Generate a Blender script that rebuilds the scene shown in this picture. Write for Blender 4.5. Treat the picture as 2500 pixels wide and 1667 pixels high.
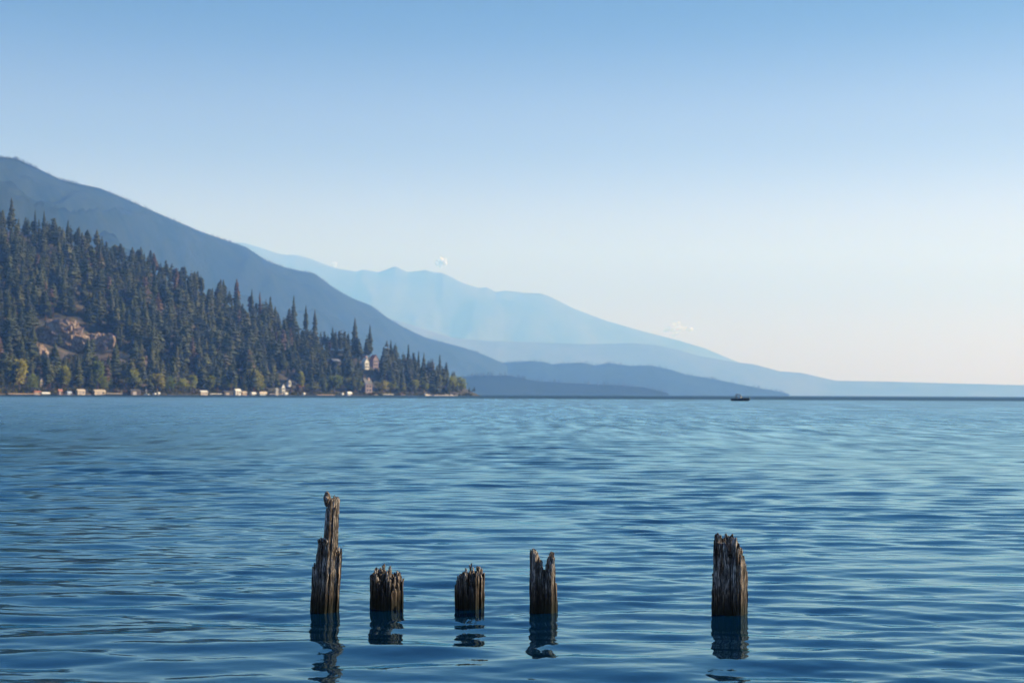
import bpy, math, random
import numpy as np
from mathutils import Vector, Matrix

# ------------------------------------------------------------------ scene, camera, sky, sun
scene = bpy.context.scene
for o in list(bpy.data.objects):
    bpy.data.objects.remove(o)
COL = scene.collection
R = math.radians

CAM_H = 1.9
FPX = 3472.0                       # focal length in photograph pixels (50 mm on 36 mm, 2500 px wide)
PITCH = math.atan(129.0 / FPX)
ROLL = 0.0043
cam_data = bpy.data.cameras.new("camera")
cam = bpy.data.objects.new("camera", cam_data)
COL.objects.link(cam)
cam_data.lens = 50.0
cam_data.sensor_width = 36.0
cam_data.clip_start = 0.1
cam_data.clip_end = 60000.0
cam_rot = Matrix.Rotation(math.pi / 2 + PITCH, 4, 'X') @ Matrix.Rotation(ROLL, 4, 'Z')
cam.matrix_world = Matrix.Translation((0, 0, CAM_H)) @ cam_rot
cam_data.dof.use_dof = True
cam_data.dof.focus_distance = 12.4
cam_data.dof.aperture_fstop = 3.2
scene.camera = cam

SUN_EL, SUN_AZ = R(27), R(73)      # azimuth clockwise from the view direction (+Y)
world = bpy.data.worlds.new("World")
scene.world = world
world.use_nodes = True
wn = world.node_tree
wn.nodes.clear()
sky = wn.nodes.new('ShaderNodeTexSky')
sky.sky_type = 'NISHITA'
sky.sun_disc = False
sky.sun_elevation = SUN_EL
sky.sun_rotation = SUN_AZ
sky.altitude = 900
sky.air_density = 1.0
sky.dust_density = 0.6
sky.ozone_density = 2.0
bg = wn.nodes.new('ShaderNodeBackground')
bg.inputs['Strength'].default_value = 0.07
wo = wn.nodes.new('ShaderNodeOutputWorld')
# late-summer haze whitens the lower sky all round; then it deepens to teal; blue is added above the view to tint water reflections
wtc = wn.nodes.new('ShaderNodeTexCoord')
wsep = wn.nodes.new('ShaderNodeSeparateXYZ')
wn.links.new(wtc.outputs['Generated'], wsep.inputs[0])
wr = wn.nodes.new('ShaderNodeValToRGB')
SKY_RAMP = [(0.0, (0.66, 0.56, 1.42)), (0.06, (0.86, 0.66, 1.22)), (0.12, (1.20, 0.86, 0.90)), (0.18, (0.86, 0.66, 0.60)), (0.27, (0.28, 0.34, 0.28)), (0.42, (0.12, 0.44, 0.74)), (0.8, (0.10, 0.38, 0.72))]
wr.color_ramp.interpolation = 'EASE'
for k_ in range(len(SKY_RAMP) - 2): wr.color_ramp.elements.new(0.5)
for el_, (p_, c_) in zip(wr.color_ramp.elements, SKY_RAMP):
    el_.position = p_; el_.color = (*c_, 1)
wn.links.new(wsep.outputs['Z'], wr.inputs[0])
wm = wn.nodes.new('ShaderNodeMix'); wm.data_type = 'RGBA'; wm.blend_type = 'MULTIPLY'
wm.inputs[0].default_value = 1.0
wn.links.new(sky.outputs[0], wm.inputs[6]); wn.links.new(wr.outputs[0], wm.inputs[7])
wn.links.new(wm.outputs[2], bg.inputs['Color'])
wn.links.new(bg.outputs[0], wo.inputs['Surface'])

sl = bpy.data.lights.new("sun", 'SUN')
sl.energy = 5.0
sl.angle = R(0.6)
sl.color = (1.0, 0.95, 0.92)
sun = bpy.data.objects.new("sun", sl)
COL.objects.link(sun)
sdir = Vector((math.sin(SUN_AZ) * math.cos(SUN_EL), math.cos(SUN_AZ) * math.cos(SUN_EL), math.sin(SUN_EL)))
sun.rotation_euler = sdir.to_track_quat('Z', 'Y').to_euler()

vs = scene.view_settings
vs.view_transform = 'Standard'
vs.look = 'None'
vs.exposure = 0.93
vs.gamma = 1.0
vs.use_curve_mapping = False

cy = scene.cycles
cy.use_denoising = True
cy.max_bounces = 6
cy.diffuse_bounces = 2
cy.glossy_bounces = 3
cy.transmission_bounces = 3
cy.transparent_max_bounces = 24
cy.volume_bounces = 3
cy.sample_clamp_indirect = 6.0
cy.caustics_reflective = False
cy.caustics_refractive = False

HAZE_DENSITY = 1.1e-4
HAZE_COLOR = (0.175, 0.41, 1.0, 1)

# ------------------------------------------------------------------ helpers
rng = np.random.default_rng(11)
random.seed(11)
CR = cam_rot.to_3x3()

def ray(px, py):
    """world direction through a photograph pixel, scaled so that its Y component is 1"""
    d = CR @ Vector(((px - 1250.0) / FPX, -(py - 833.5) / FPX, -1.0))
    return d / d.y

def at(px, py, Y):
    d = ray(px, py)
    return Vector((d.x * Y, Y, CAM_H + d.z * Y))

def on_water(px, py):
    d = ray(px, py)
    return at(px, py, -CAM_H / d.z)

def tag(o, label=None, cat=None, group=None, kind=None):
    if label: o["label"] = label
    if cat: o["category"] = cat
    if group: o["group"] = group
    if kind: o["kind"] = kind
    return o

def empty(name, loc=(0, 0, 0), rz=0.0):
    o = bpy.data.objects.new(name, None)
    o.empty_display_size = 0.2
    o.location = loc
    o.rotation_euler = (0, 0, rz)
    COL.objects.link(o)
    return o

def mesh_obj(name, verts, faces, mat=None, parent=None, smooth=False):
    me = bpy.data.meshes.new(name)
    me.from_pydata([tuple(v) for v in verts], [], faces)
    if smooth:
        me.polygons.foreach_set("use_smooth", [True] * len(me.polygons))
    if mat: me.materials.append(mat)
    o = bpy.data.objects.new(name, me)
    COL.objects.link(o)
    if parent: o.parent = parent
    return o

def fast_mesh(name, V, F, smooth=True):
    """V (n,3) float array, F (m,3) or (m,4) int array"""
    me = bpy.data.meshes.new(name)
    n, m, k = len(V), len(F), F.shape[1]
    me.vertices.add(n); me.loops.add(m * k); me.polygons.add(m)
    me.vertices.foreach_set("co", np.ascontiguousarray(V, dtype=np.float32).ravel())
    me.loops.foreach_set("vertex_index", np.ascontiguousarray(F, dtype=np.int32).ravel())
    me.polygons.foreach_set("loop_start", np.arange(0, m * k, k, dtype=np.int32))
    me.polygons.foreach_set("loop_total", np.full(m, k, dtype=np.int32))
    me.polygons.foreach_set("use_smooth", np.full(m, smooth, dtype=bool))
    me.update(calc_edges=True)
    me.validate()
    return me

class MB:
    """collects simple solids into one mesh"""
    def __init__(s): s.v = []; s.f = []
    def add(s, vs, fs):
        b = len(s.v)
        s.v += [tuple(p) for p in vs]
        s.f += [tuple(b + i for i in f) for f in fs]
        return s
    def box(s, x0, x1, y0, y1, z0, z1):
        return s.add([(x0,y0,z0),(x1,y0,z0),(x1,y1,z0),(x0,y1,z0),(x0,y0,z1),(x1,y0,z1),(x1,y1,z1),(x0,y1,z1)],
                     [(0,3,2,1),(4,5,6,7),(0,1,5,4),(1,2,6,5),(2,3,7,6),(3,0,4,7)])
    def tube(s, p0, p1, r0, r1=None, n=8):
        r1 = r0 if r1 is None else r1
        p0, p1 = Vector(p0), Vector(p1)
        q = (p1 - p0).normalized().to_track_quat('Z', 'Y')
        vs = []
        for p, r in ((p0, r0), (p1, r1)):
            for k in range(n):
                a = 2 * math.pi * k / n
                vs.append(p + q @ Vector((math.cos(a) * r, math.sin(a) * r, 0)))
        fs = [(k, (k+1) % n, n + (k+1) % n, n + k) for k in range(n)]
        fs += [tuple(range(n-1, -1, -1)), tuple(range(n, 2*n))]
        return s.add(vs, fs)
    def gable(s, x0, x1, y0, y1, z0, z1, th=0.25, axis='x', over=0.4):
        """pitched roof slab pair; ridge runs along axis"""
        if axis == 'x':
            ym = (y0 + y1) / 2; a, b = x0 - over, x1 + over
            prof = [(y0 - over, z0 - over*(z1-z0)/(ym-y0)), (ym, z1), (y1 + over, z0 - over*(z1-z0)/(ym-y0))]
            pts = [(p[0], p[1]) for p in prof] + [(p[0], p[1] + th) for p in reversed(prof)]
            vs = [(a, p[0], p[1]) for p in pts] + [(b, p[0], p[1]) for p in pts]
        else:
            xm = (x0 + x1) / 2; a, b = y0 - over, y1 + over
            prof = [(x0 - over, z0 - over*(z1-z0)/(xm-x0)), (xm, z1), (x1 + over, z0 - over*(z1-z0)/(xm-x0))]
            pts = [(p[0], p[1]) for p in prof] + [(p[0], p[1] + th) for p in reversed(prof)]
            vs = [(p[0], a, p[1]) for p in pts] + [(p[0], b, p[1]) for p in pts]
        fs = [(0,1,4,5), (1,2,3,4), (6,11,10,7), (7,10,9,8)]
        for k in range(6): fs.append((k, 6+k, 6+(k+1) % 6, (k+1) % 6))
        return s.add(vs, fs)
    def build(s, name, mat, parent=None, smooth=False):
        return mesh_obj(name, s.v, s.f, mat, parent, smooth)

# value noise in numpy (2-D / 3-D lattice hash)
def _hash(ix, iy, iz, seed):
    h = (ix * 374761393 + iy * 668265263 + iz * 1274126177 + seed * 974634777) & 0xffffffff
    h = ((h ^ (h >> 13)) * 1103515245) & 0xffffffff
    return ((h ^ (h >> 16)) & 0xffff) / 65535.0

def vnoise(x, y, z=0.0, seed=0):
    x, y, z = np.broadcast_arrays(np.asarray(x, float), np.asarray(y, float), np.asarray(z, float))
    ix, iy, iz = np.floor(x).astype(np.int64), np.floor(y).astype(np.int64), np.floor(z).astype(np.int64)
    fx, fy, fz = x - ix, y - iy, z - iz
    fx, fy, fz = (f * f * (3 - 2 * f) for f in (fx, fy, fz))
    r = 0
    for dx in (0, 1):
        for dy in (0, 1):
            for dz in (0, 1):
                w = (fx if dx else 1-fx) * (fy if dy else 1-fy) * (fz if dz else 1-fz)
                r = r + w * _hash(ix+dx, iy+dy, iz+dz, seed)
    return r * 2 - 1

def fbm(x, y, z=0.0, seed=0, octaves=4, gain=0.5):
    r, a, f = 0, 1.0, 1.0
    for k in range(octaves):
        r = r + a * vnoise(np.asarray(x)*f, np.asarray(y)*f, np.asarray(z)*f, seed + k)
        a *= gain; f *= 2.03
    return r

# ------------------------------------------------------------------ materials
def new_mat(name):
    m = bpy.data.materials.new(name)
    m.use_nodes = True
    nt = m.node_tree
    return m, nt, nt.nodes['Principled BSDF'], nt.nodes['Material Output']

def N(nt, t, **kw):
    n = nt.nodes.new(t)
    for k, v in kw.items():
        if k in n.inputs.keys(): n.inputs[k].default_value = v
        else: setattr(n, k, v)
    return n

def ramp(nt, fac, stops):
    n = nt.nodes.new('ShaderNodeValToRGB')
    e = n.color_ramp.elements
    while len(e) < len(stops): e.new(0.5)
    for el, (p, c) in zip(e, stops):
        el.position = p
        el.color = (*c, 1) if len(c) == 3 else c
    nt.links.new(fac, n.inputs[0])
    return n

def simple_mat(name, c, rough=0.7, var=0.25, scale=1.5, metal=0.0):
    """plain paint / wood / roofing with weathering noise"""
    m, nt, b, out = new_mat(name)
    tc = N(nt, 'ShaderNodeTexCoord')
    no = N(nt, 'ShaderNodeTexNoise', Scale=scale, Detail=5.0, Roughness=0.65)
    nt.links.new(tc.outputs['Object'], no.inputs['Vector'])
    lo = tuple(x * (1 - var) for x in c); hi = tuple(min(1, x * (1 + var * .6)) for x in c)
    r = ramp(nt, no.outputs['Fac'], [(0.3, lo), (0.7, hi)])
    nt.links.new(r.outputs[0], b.inputs['Base Color'])
    b.inputs['Roughness'].default_value = rough
    b.inputs['Metallic'].default_value = metal
    return m

M = {}
M['white'] = simple_mat('white_paint', (0.64, 0.62, 0.58), 0.5, 0.12)
M['cream'] = simple_mat('cream_siding', (0.50, 0.41, 0.31), 0.7, 0.18)
M['tan'] = simple_mat('tan_wood', (0.42, 0.29, 0.19), 0.8, 0.3)
M['grey_wood'] = simple_mat('grey_dock_wood', (0.36, 0.31, 0.28), 0.85, 0.3)
M['dark_wood'] = simple_mat('dark_stained_wood', (0.06, 0.045, 0.04), 0.8, 0.3)
M['brown_wood'] = simple_mat('brown_siding', (0.20, 0.10, 0.075), 0.8, 0.3)
M['mauve'] = simple_mat('mauve_siding', (0.21, 0.15, 0.17), 0.8, 0.25)
M['rust_roof'] = simple_mat('rust_red_roof', (0.34, 0.13, 0.085), 0.75, 0.3)
M['grey_roof'] = simple_mat('grey_roof', (0.16, 0.17, 0.19), 0.7, 0.25)
M['dark_roof'] = simple_mat('dark_roof', (0.05, 0.05, 0.055), 0.7, 0.25)
M['blue_grey'] = simple_mat('blue_grey_cover', (0.36, 0.40, 0.50), 0.6, 0.2)
M['navy'] = simple_mat('navy_gelcoat', (0.010, 0.020, 0.035), 0.25, 0.1)
M['black'] = simple_mat('black_plastic', (0.012, 0.013, 0.015), 0.45, 0.2)
M['seat'] = simple_mat('pale_vinyl', (0.5, 0.48, 0.45), 0.5, 0.1)
M['steel'] = simple_mat('steel_tube', (0.35, 0.37, 0.39), 0.35, 0.1, metal=0.8)
M['canvas'] = simple_mat('faded_canvas', (0.09, 0.13, 0.16), 0.9, 0.2)
M['pink'] = simple_mat('pinkish_plaster', (0.55, 0.36, 0.32), 0.8, 0.2)

def glass_mat():
    m, nt, b, out = new_mat('window_glass')
    b.inputs['Base Color'].default_value = (0.03, 0.04, 0.05, 1)
    b.inputs['Roughness'].default_value = 0.05
    b.inputs['Specular IOR Level'].default_value = 0.8
    return m
M['glass'] = glass_mat()

def windscreen_mat():
    m, nt, b, out = new_mat('clear_windscreen')
    b.inputs['Base Color'].default_value = (0.75, 0.85, 0.9, 1)
    b.inputs['Transmission Weight'].default_value = 1.0
    b.inputs['Roughness'].default_value = 0.02
    b.inputs['IOR'].default_value = 1.3
    return m
M['windscreen'] = windscreen_mat()

def foliage_mat(name, lo, mid, hi, dead, dead_at, attr=False, trans=0.22):
    """needle / leaf colours; each tree gets its own tint, each clump a smaller one"""
    m, nt, b, out = new_mat(name)
    if attr:
        a = N(nt, 'ShaderNodeAttribute'); a.attribute_name = 'tint'
        src = a.outputs['Fac']
    else:
        oi = N(nt, 'ShaderNodeObjectInfo')
        src = oi.outputs['Random']
    r = ramp(nt, src, [(0.0, lo), (0.45, mid), (dead_at, hi), (min(1, dead_at + .015), dead)])
    geo = N(nt, 'ShaderNodeNewGeometry')
    hsv = N(nt, 'ShaderNodeHueSaturation')
    mr = N(nt, 'ShaderNodeMapRange')
    mr.inputs['To Min'].default_value = 0.55; mr.inputs['To Max'].default_value = 1.5
    nt.links.new(geo.outputs['Random Per Island'], mr.inputs['Value'])
    nt.links.new(mr.outputs[0], hsv.inputs['Value'])
    nt.links.new(r.outputs[0], hsv.inputs['Color'])
    b.inputs['Roughness'].default_value = 0.75
    b.inputs['Specular IOR Level'].default_value = 0.2
    nt.links.new(hsv.outputs[0], b.inputs['Base Color'])
    tr = N(nt, 'ShaderNodeBsdfTranslucent')
    nt.links.new(hsv.outputs[0], tr.inputs['Color'])
    mx = N(nt, 'ShaderNodeMixShader'); mx.inputs[0].default_value = trans
    nt.links.new(b.outputs[0], mx.inputs[1]); nt.links.new(tr.outputs[0], mx.inputs[2])
    nt.links.new(mx.outputs[0], out.inputs['Surface'])
    return m

CON = dict(lo=(0.032, 0.044, 0.017), mid=(0.064, 0.076, 0.028), hi=(0.110, 0.110, 0.042), dead=(0.125, 0.080, 0.055), dead_at=0.955)
M['needles'] = foliage_mat('conifer_needles', **CON)
M['needles_far'] = foliage_mat('forest_needles', **CON, attr=True)
M['leaves'] = foliage_mat('autumn_leaves', (0.12, 0.16, 0.030), (0.21, 0.24, 0.045), (0.29, 0.29, 0.055), (0.32, 0.29, 0.06), 0.93, trans=0.55)
M['bark'] = simple_mat('bark', (0.13, 0.075, 0.05), 0.95, 0.4, 3)

def ground_mat():
    m, nt, b, out = new_mat('forest_floor')
    tc = N(nt, 'ShaderNodeTexCoord')
    no = N(nt, 'ShaderNodeTexNoise', Scale=0.05, Detail=8.0, Roughness=0.7)
    nt.links.new(tc.outputs['Object'], no.inputs['Vector'])
    r = ramp(nt, no.outputs['Fac'], [(0.3, (0.022, 0.026, 0.016)), (0.5, (0.040, 0.036, 0.024)), (0.62, (0.085, 0.060, 0.038)), (0.8, (0.17, 0.115, 0.07))])
    nt.links.new(r.outputs[0], b.inputs['Base Color'])
    b.inputs['Roughness'].default_value = 0.95
    return m
M['ground'] = ground_mat()

def mountain_mat(name, lo, hi, scale):
    m, nt, b, out = new_mat(name)
    tc = N(nt, 'ShaderNodeTexCoord')
    no = N(nt, 'ShaderNodeTexNoise', Scale=scale, Detail=9.0, Roughness=0.72)
    nt.links.new(tc.outputs['Object'], no.inputs['Vector'])
    r = ramp(nt, no.outputs['Fac'], [(0.32, lo), (0.7, hi)])
    nt.links.new(r.outputs[0], b.inputs['Base Color'])
    b.inputs['Roughness'].default_value = 1.0
    b.inputs['Specular IOR Level'].default_value = 0.0
    bp = N(nt, 'ShaderNodeBump', Strength=0.8, Distance=25.0)
    nt.links.new(no.outputs['Fac'], bp.inputs['Height'])
    nt.links.new(bp.outputs[0], b.inputs['Normal'])
    return m
M['mountain'] = mountain_mat('forested_mountain', (0.006, 0.015, 0.013), (0.030, 0.040, 0.028), 0.006)
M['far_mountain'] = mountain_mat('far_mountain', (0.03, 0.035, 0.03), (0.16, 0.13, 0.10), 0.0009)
M['low_land'] = mountain_mat('wooded_lowland', (0.010, 0.022, 0.018), (0.030, 0.042, 0.028), 0.006)

def rock_mat():
    m, nt, b, out = new_mat('cliff_rock')
    tc = N(nt, 'ShaderNodeTexCoord')
    no = N(nt, 'ShaderNodeTexNoise', Scale=0.35, Detail=9.0, Roughness=0.75)
    nt.links.new(tc.outputs['Object'], no.inputs['Vector'])
    r = ramp(nt, no.outputs['Fac'], [(0.36, (0.06, 0.045, 0.04)), (0.48, (0.17, 0.12, 0.09)), (0.57, (0.27, 0.205, 0.165)), (0.68, (0.52, 0.45, 0.40))])
    geo = N(nt, 'ShaderNodeNewGeometry')
    sp = N(nt, 'ShaderNodeSeparateXYZ')
    nt.links.new(geo.outputs['Normal'], sp.inputs[0])
    gr = N(nt, 'ShaderNodeMapRange')
    gr.inputs['From Min'].default_value = 0.55; gr.inputs['From Max'].default_value = 0.8
    nt.links.new(sp.outputs['Z'], gr.inputs['Value'])
    mx = N(nt, 'ShaderNodeMix', data_type='RGBA')
    nt.links.new(gr.outputs[0], mx.inputs[0])
    nt.links.new(r.outputs[0], mx.inputs[6])
    mx.inputs[7].default_value = (0.22, 0.135, 0.07, 1)
    nt.links.new(mx.outputs[2], b.inputs['Base Color'])
    b.inputs['Roughness'].default_value = 0.9
    bp = N(nt, 'ShaderNodeBump', Strength=0.9, Distance=1.0)
    nt.links.new(no.outputs['Fac'], bp.inputs['Height'])
    nt.links.new(bp.outputs[0], b.inputs['Normal'])
    return m
M['rock'] = rock_mat()
M['dry_grass'] = simple_mat('dry_grass_bank', (0.33, 0.22, 0.12), 0.95, 0.45, 0.3)

def wood_mat():
    """weathered pile: fibres run up the post, grey and dry on top, black and wet near the lake"""
    m, nt, b, out = new_mat('rotten_pile_wood')
    tc = N(nt, 'ShaderNodeTexCoord')
    mp = N(nt, 'ShaderNodeMapping'); mp.inputs['Scale'].default_value = (1, 1, 0.055)
    nt.links.new(tc.outputs['Object'], mp.inputs['Vector'])
    fine = N(nt, 'ShaderNodeTexNoise', Scale=190.0, Detail=6.0, Roughness=0.7)
    nt.links.new(mp.outputs[0], fine.inputs['Vector'])
    mp2 = N(nt, 'ShaderNodeMapping'); mp2.inputs['Scale'].default_value = (1, 1, 0.2)
    nt.links.new(tc.outputs['Object'], mp2.inputs['Vector'])
    big = N(nt, 'ShaderNodeTexNoise', Scale=22.0, Detail=5.0, Roughness=0.65)
    nt.links.new(mp2.outputs[0], big.inputs['Vector'])
    grey = ramp(nt, fine.outputs['Fac'], [(0.38, (0.007, 0.006, 0.006)), (0.47, (0.045, 0.040, 0.038)), (0.54, (0.17, 0.15, 0.14)), (0.62, (0.55, 0.51, 0.48))])
    brown = ramp(nt, fine.outputs['Fac'], [(0.38, (0.004, 0.003, 0.003)), (0.47, (0.022, 0.014, 0.010)), (0.54, (0.10, 0.062, 0.040)), (0.62, (0.40, 0.27, 0.17))])
    sel = N(nt, 'ShaderNodeMapRange'); sel.inputs['From Min'].default_value = 0.38; sel.inputs['From Max'].default_value = 0.52
    nt.links.new(big.outputs['Fac'], sel.inputs['Value'])
    geo = N(nt, 'ShaderNodeNewGeometry')
    sp = N(nt, 'ShaderNodeSeparateXYZ'); nt.links.new(geo.outputs['Position'], sp.inputs[0])
    dry = N(nt, 'ShaderNodeMapRange'); dry.inputs['From Min'].default_value = 0.08; dry.inputs['From Max'].default_value = 0.30
    nt.links.new(sp.outputs['Z'], dry.inputs['Value'])
    mul = N(nt, 'ShaderNodeMath', operation='MULTIPLY')
    nt.links.new(sel.outputs[0], mul.inputs[0]); nt.links.new(dry.outputs[0], mul.inputs[1])
    mx = N(nt, 'ShaderNodeMix', data_type='RGBA')
    nt.links.new(mul.outputs[0], mx.inputs[0]); nt.links.new(brown.outputs[0], mx.inputs[6]); nt.links.new(grey.outputs[0], mx.inputs[7])
    # soaked, algae-dark zone just above the lake, with an uneven upper edge
    edge = N(nt, 'ShaderNodeMath', operation='MULTIPLY_ADD'); edge.inputs[1].default_value = 0.30; edge.inputs[2].default_value = -0.13
    nt.links.new(fine.outputs['Fac'], edge.inputs[0])
    lev = N(nt, 'ShaderNodeMath', operation='SUBTRACT')
    nt.links.new(sp.outputs['Z'], lev.inputs[0]); nt.links.new(edge.outputs[0], lev.inputs[1])
    wet = N(nt, 'ShaderNodeMapRange'); wet.inputs['From Min'].default_value = 0.02; wet.inputs['From Max'].default_value = 0.27
    wet.inputs['To Min'].default_value = 0.16; wet.inputs['To Max'].default_value = 1.0
    nt.links.new(lev.outputs[0], wet.inputs['Value'])
    hsv = N(nt, 'ShaderNodeHueSaturation')
    nt.links.new(wet.outputs[0], hsv.inputs['Value']); nt.links.new(mx.outputs[2], hsv.inputs['Color'])
    # every strand of wood has weathered differently
    isl = N(nt, 'ShaderNodeMapRange'); isl.inputs['To Min'].default_value = 0.45; isl.inputs['To Max'].default_value = 2.1
    nt.links.new(geo.outputs['Random Per Island'], isl.inputs['Value'])
    hs2 = N(nt, 'ShaderNodeHueSaturation'); hs2.inputs['Saturation'].default_value = 0.85
    nt.links.new(isl.outputs[0], hs2.inputs['Value']); nt.links.new(hsv.outputs[0], hs2.inputs['Color'])
    alg = N(nt, 'ShaderNodeMapRange'); alg.inputs['From Min'].default_value = 0.0; alg.inputs['From Max'].default_value = 0.10
    alg.inputs['To Min'].default_value = 0.75; alg.inputs['To Max'].default_value = 0.0
    nt.links.new(lev.outputs[0], alg.inputs['Value'])
    mxa = N(nt, 'ShaderNodeMix', data_type='RGBA'); mxa.inputs[7].default_value = (0.010, 0.012, 0.006, 1)
    nt.links.new(alg.outputs[0], mxa.inputs[0]); nt.links.new(hs2.outputs[0], mxa.inputs[6])
    nt.links.new(mxa.outputs[2], b.inputs['Base Color'])
    rr = N(nt, 'ShaderNodeMapRange'); rr.inputs['From Min'].default_value = 0.22; rr.inputs['From Max'].default_value = 1.0
    rr.inputs['To Min'].default_value = 0.58; rr.inputs['To Max'].default_value = 0.9
    b.inputs['Specular IOR Level'].default_value = 0.22
    nt.links.new(wet.outputs[0], rr.inputs['Value']); nt.links.new(rr.outputs[0], b.inputs['Roughness'])
    bp = N(nt, 'ShaderNodeBump', Strength=1.0, Distance=0.010)
    nt.links.new(fine.outputs['Fac'], bp.inputs['Height']); nt.links.new(bp.outputs[0], b.inputs['Normal'])
    return m
M['pile_wood'] = wood_mat()

def water_mat():
    m, nt, b, out = new_mat('lake_water')
    nt.nodes.remove(b)
    body = N(nt, 'ShaderNodeBsdfDiffuse'); body.inputs['Color'].default_value = (0.0003, 0.011, 0.032, 1)
    gl = N(nt, 'ShaderNodeBsdfGlossy'); gl.distribution = 'MULTI_GGX'; gl.inputs['Color'].default_value = (0.62, 0.92, 1.0, 1)
    fr = N(nt, 'ShaderNodeFresnel'); fr.inputs['IOR'].default_value = 2.05
    geo = N(nt, 'ShaderNodeNewGeometry')
    ln = N(nt, 'ShaderNodeVectorMath', operation='LENGTH')
    nt.links.new(geo.outputs['Position'], ln.inputs[0])
    lg = N(nt, 'ShaderNodeMath', operation='LOGARITHM'); lg.inputs[1].default_value = 10.0
    nt.links.new(ln.outputs['Value'], lg.inputs[0])
    dv = N(nt, 'ShaderNodeMath', operation='DIVIDE'); dv.inputs[1].default_value = 4.0
    nt.links.new(lg.outputs[0], dv.inputs[0])
    # ripples finer than the mesh carries become roughness; a breeze ruffles the lake beyond ~650 m
    f = lambda d: math.log10(d) / 4.0
    g = lambda v: (v, v, v)
    rr = ramp(nt, dv.outputs[0], [(f(14), g(0.03)), (f(40), g(0.11)), (f(120), g(0.23)), (f(450), g(0.30)), (f(580), g(0.30)), (f(680), g(0.32)), (f(2000), g(0.32))])
    # gusts leave long streaks of slightly rougher and smoother water
    prev = None
    for (sx_, sy_, d0, d1) in ((0.9, 0.13, 0, 0), (0.5, 0.035, 110, 190), (0.28, 0.011, 260, 400)):
        gm = N(nt, 'ShaderNodeMapping'); gm.inputs['Scale'].default_value = (sx_, sy_, 1.0); gm.inputs['Location'].default_value = (d0, 3.3, 0)
        nt.links.new(geo.outputs['Position'], gm.inputs['Vector'])
        gn = N(nt, 'ShaderNodeTexNoise', Scale=1.0, Detail=2.5, Roughness=0.55)
        nt.links.new(gm.outputs[0], gn.inputs['Vector'])
        cur = gn.outputs['Fac']
        if prev is not None:
            wgt = N(nt, 'ShaderNodeMapRange'); wgt.inputs['From Min'].default_value = d0; wgt.inputs['From Max'].default_value = d1
            nt.links.new(ln.outputs['Value'], wgt.inputs['Value'])
            mxf = N(nt, 'ShaderNodeMix', data_type='FLOAT')
            nt.links.new(wgt.outputs[0], mxf.inputs[0]); nt.links.new(prev, mxf.inputs[2]); nt.links.new(cur, mxf.inputs[3])
            cur = mxf.outputs[0]
        prev = cur
    gr = N(nt, 'ShaderNodeMapRange'); gr.inputs['From Min'].default_value = 0.3; gr.inputs['From Max'].default_value = 0.7
    gr.inputs['To Min'].default_value = 0.55; gr.inputs['To Max'].default_value = 1.7
    nt.links.new(prev, gr.inputs['Value'])
    gx = N(nt, 'ShaderNodeMath', operation='MULTIPLY')
    nt.links.new(rr.outputs[0], gx.inputs[0]); nt.links.new(gr.outputs[0], gx.inputs[1])
    nt.links.new(gx.outputs[0], gl.inputs['Roughness'])
    # facets of distant chop face the eye, so less of the low sky is mirrored there
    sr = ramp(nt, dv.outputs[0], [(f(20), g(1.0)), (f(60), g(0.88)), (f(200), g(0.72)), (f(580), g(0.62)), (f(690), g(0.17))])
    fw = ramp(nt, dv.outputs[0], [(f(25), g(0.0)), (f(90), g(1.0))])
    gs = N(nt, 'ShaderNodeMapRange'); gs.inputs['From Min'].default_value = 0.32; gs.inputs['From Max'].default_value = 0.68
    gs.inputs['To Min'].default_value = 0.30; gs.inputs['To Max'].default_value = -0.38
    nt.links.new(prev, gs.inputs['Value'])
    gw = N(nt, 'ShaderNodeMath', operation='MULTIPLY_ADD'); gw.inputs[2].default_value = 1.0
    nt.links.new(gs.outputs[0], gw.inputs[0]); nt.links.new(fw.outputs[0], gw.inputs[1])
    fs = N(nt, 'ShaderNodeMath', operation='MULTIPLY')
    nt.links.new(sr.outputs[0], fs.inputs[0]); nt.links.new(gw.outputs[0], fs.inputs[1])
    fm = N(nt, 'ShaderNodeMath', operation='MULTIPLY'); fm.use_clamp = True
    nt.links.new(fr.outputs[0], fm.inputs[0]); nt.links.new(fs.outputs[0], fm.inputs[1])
    mx = N(nt, 'ShaderNodeMixShader')
    nt.links.new(fm.outputs[0], mx.inputs[0]); nt.links.new(body.outputs[0], mx.inputs[1]); nt.links.new(gl.outputs[0], mx.inputs[2])
    nt.links.new(mx.outputs[0], out.inputs['Surface'])
    mp = N(nt, 'ShaderNodeMapping'); mp.inputs['Scale'].default_value = (0.6, 1.0, 1.0)
    nt.links.new(geo.outputs['Position'], mp.inputs['Vector'])
    no = N(nt, 'ShaderNodeTexNoise', Scale=5.0, Detail=3.0, Roughness=0.5)
    nt.links.new(mp.outputs[0], no.inputs['Vector'])
    bp = N(nt, 'ShaderNodeBump', Strength=0.35, Distance=0.012)
    nt.links.new(no.outputs['Fac'], bp.inputs['Height'])
    for q in (body, gl, fr): nt.links.new(bp.outputs[0], q.inputs['Normal'])
    return m
M['water'] = water_mat()

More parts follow.
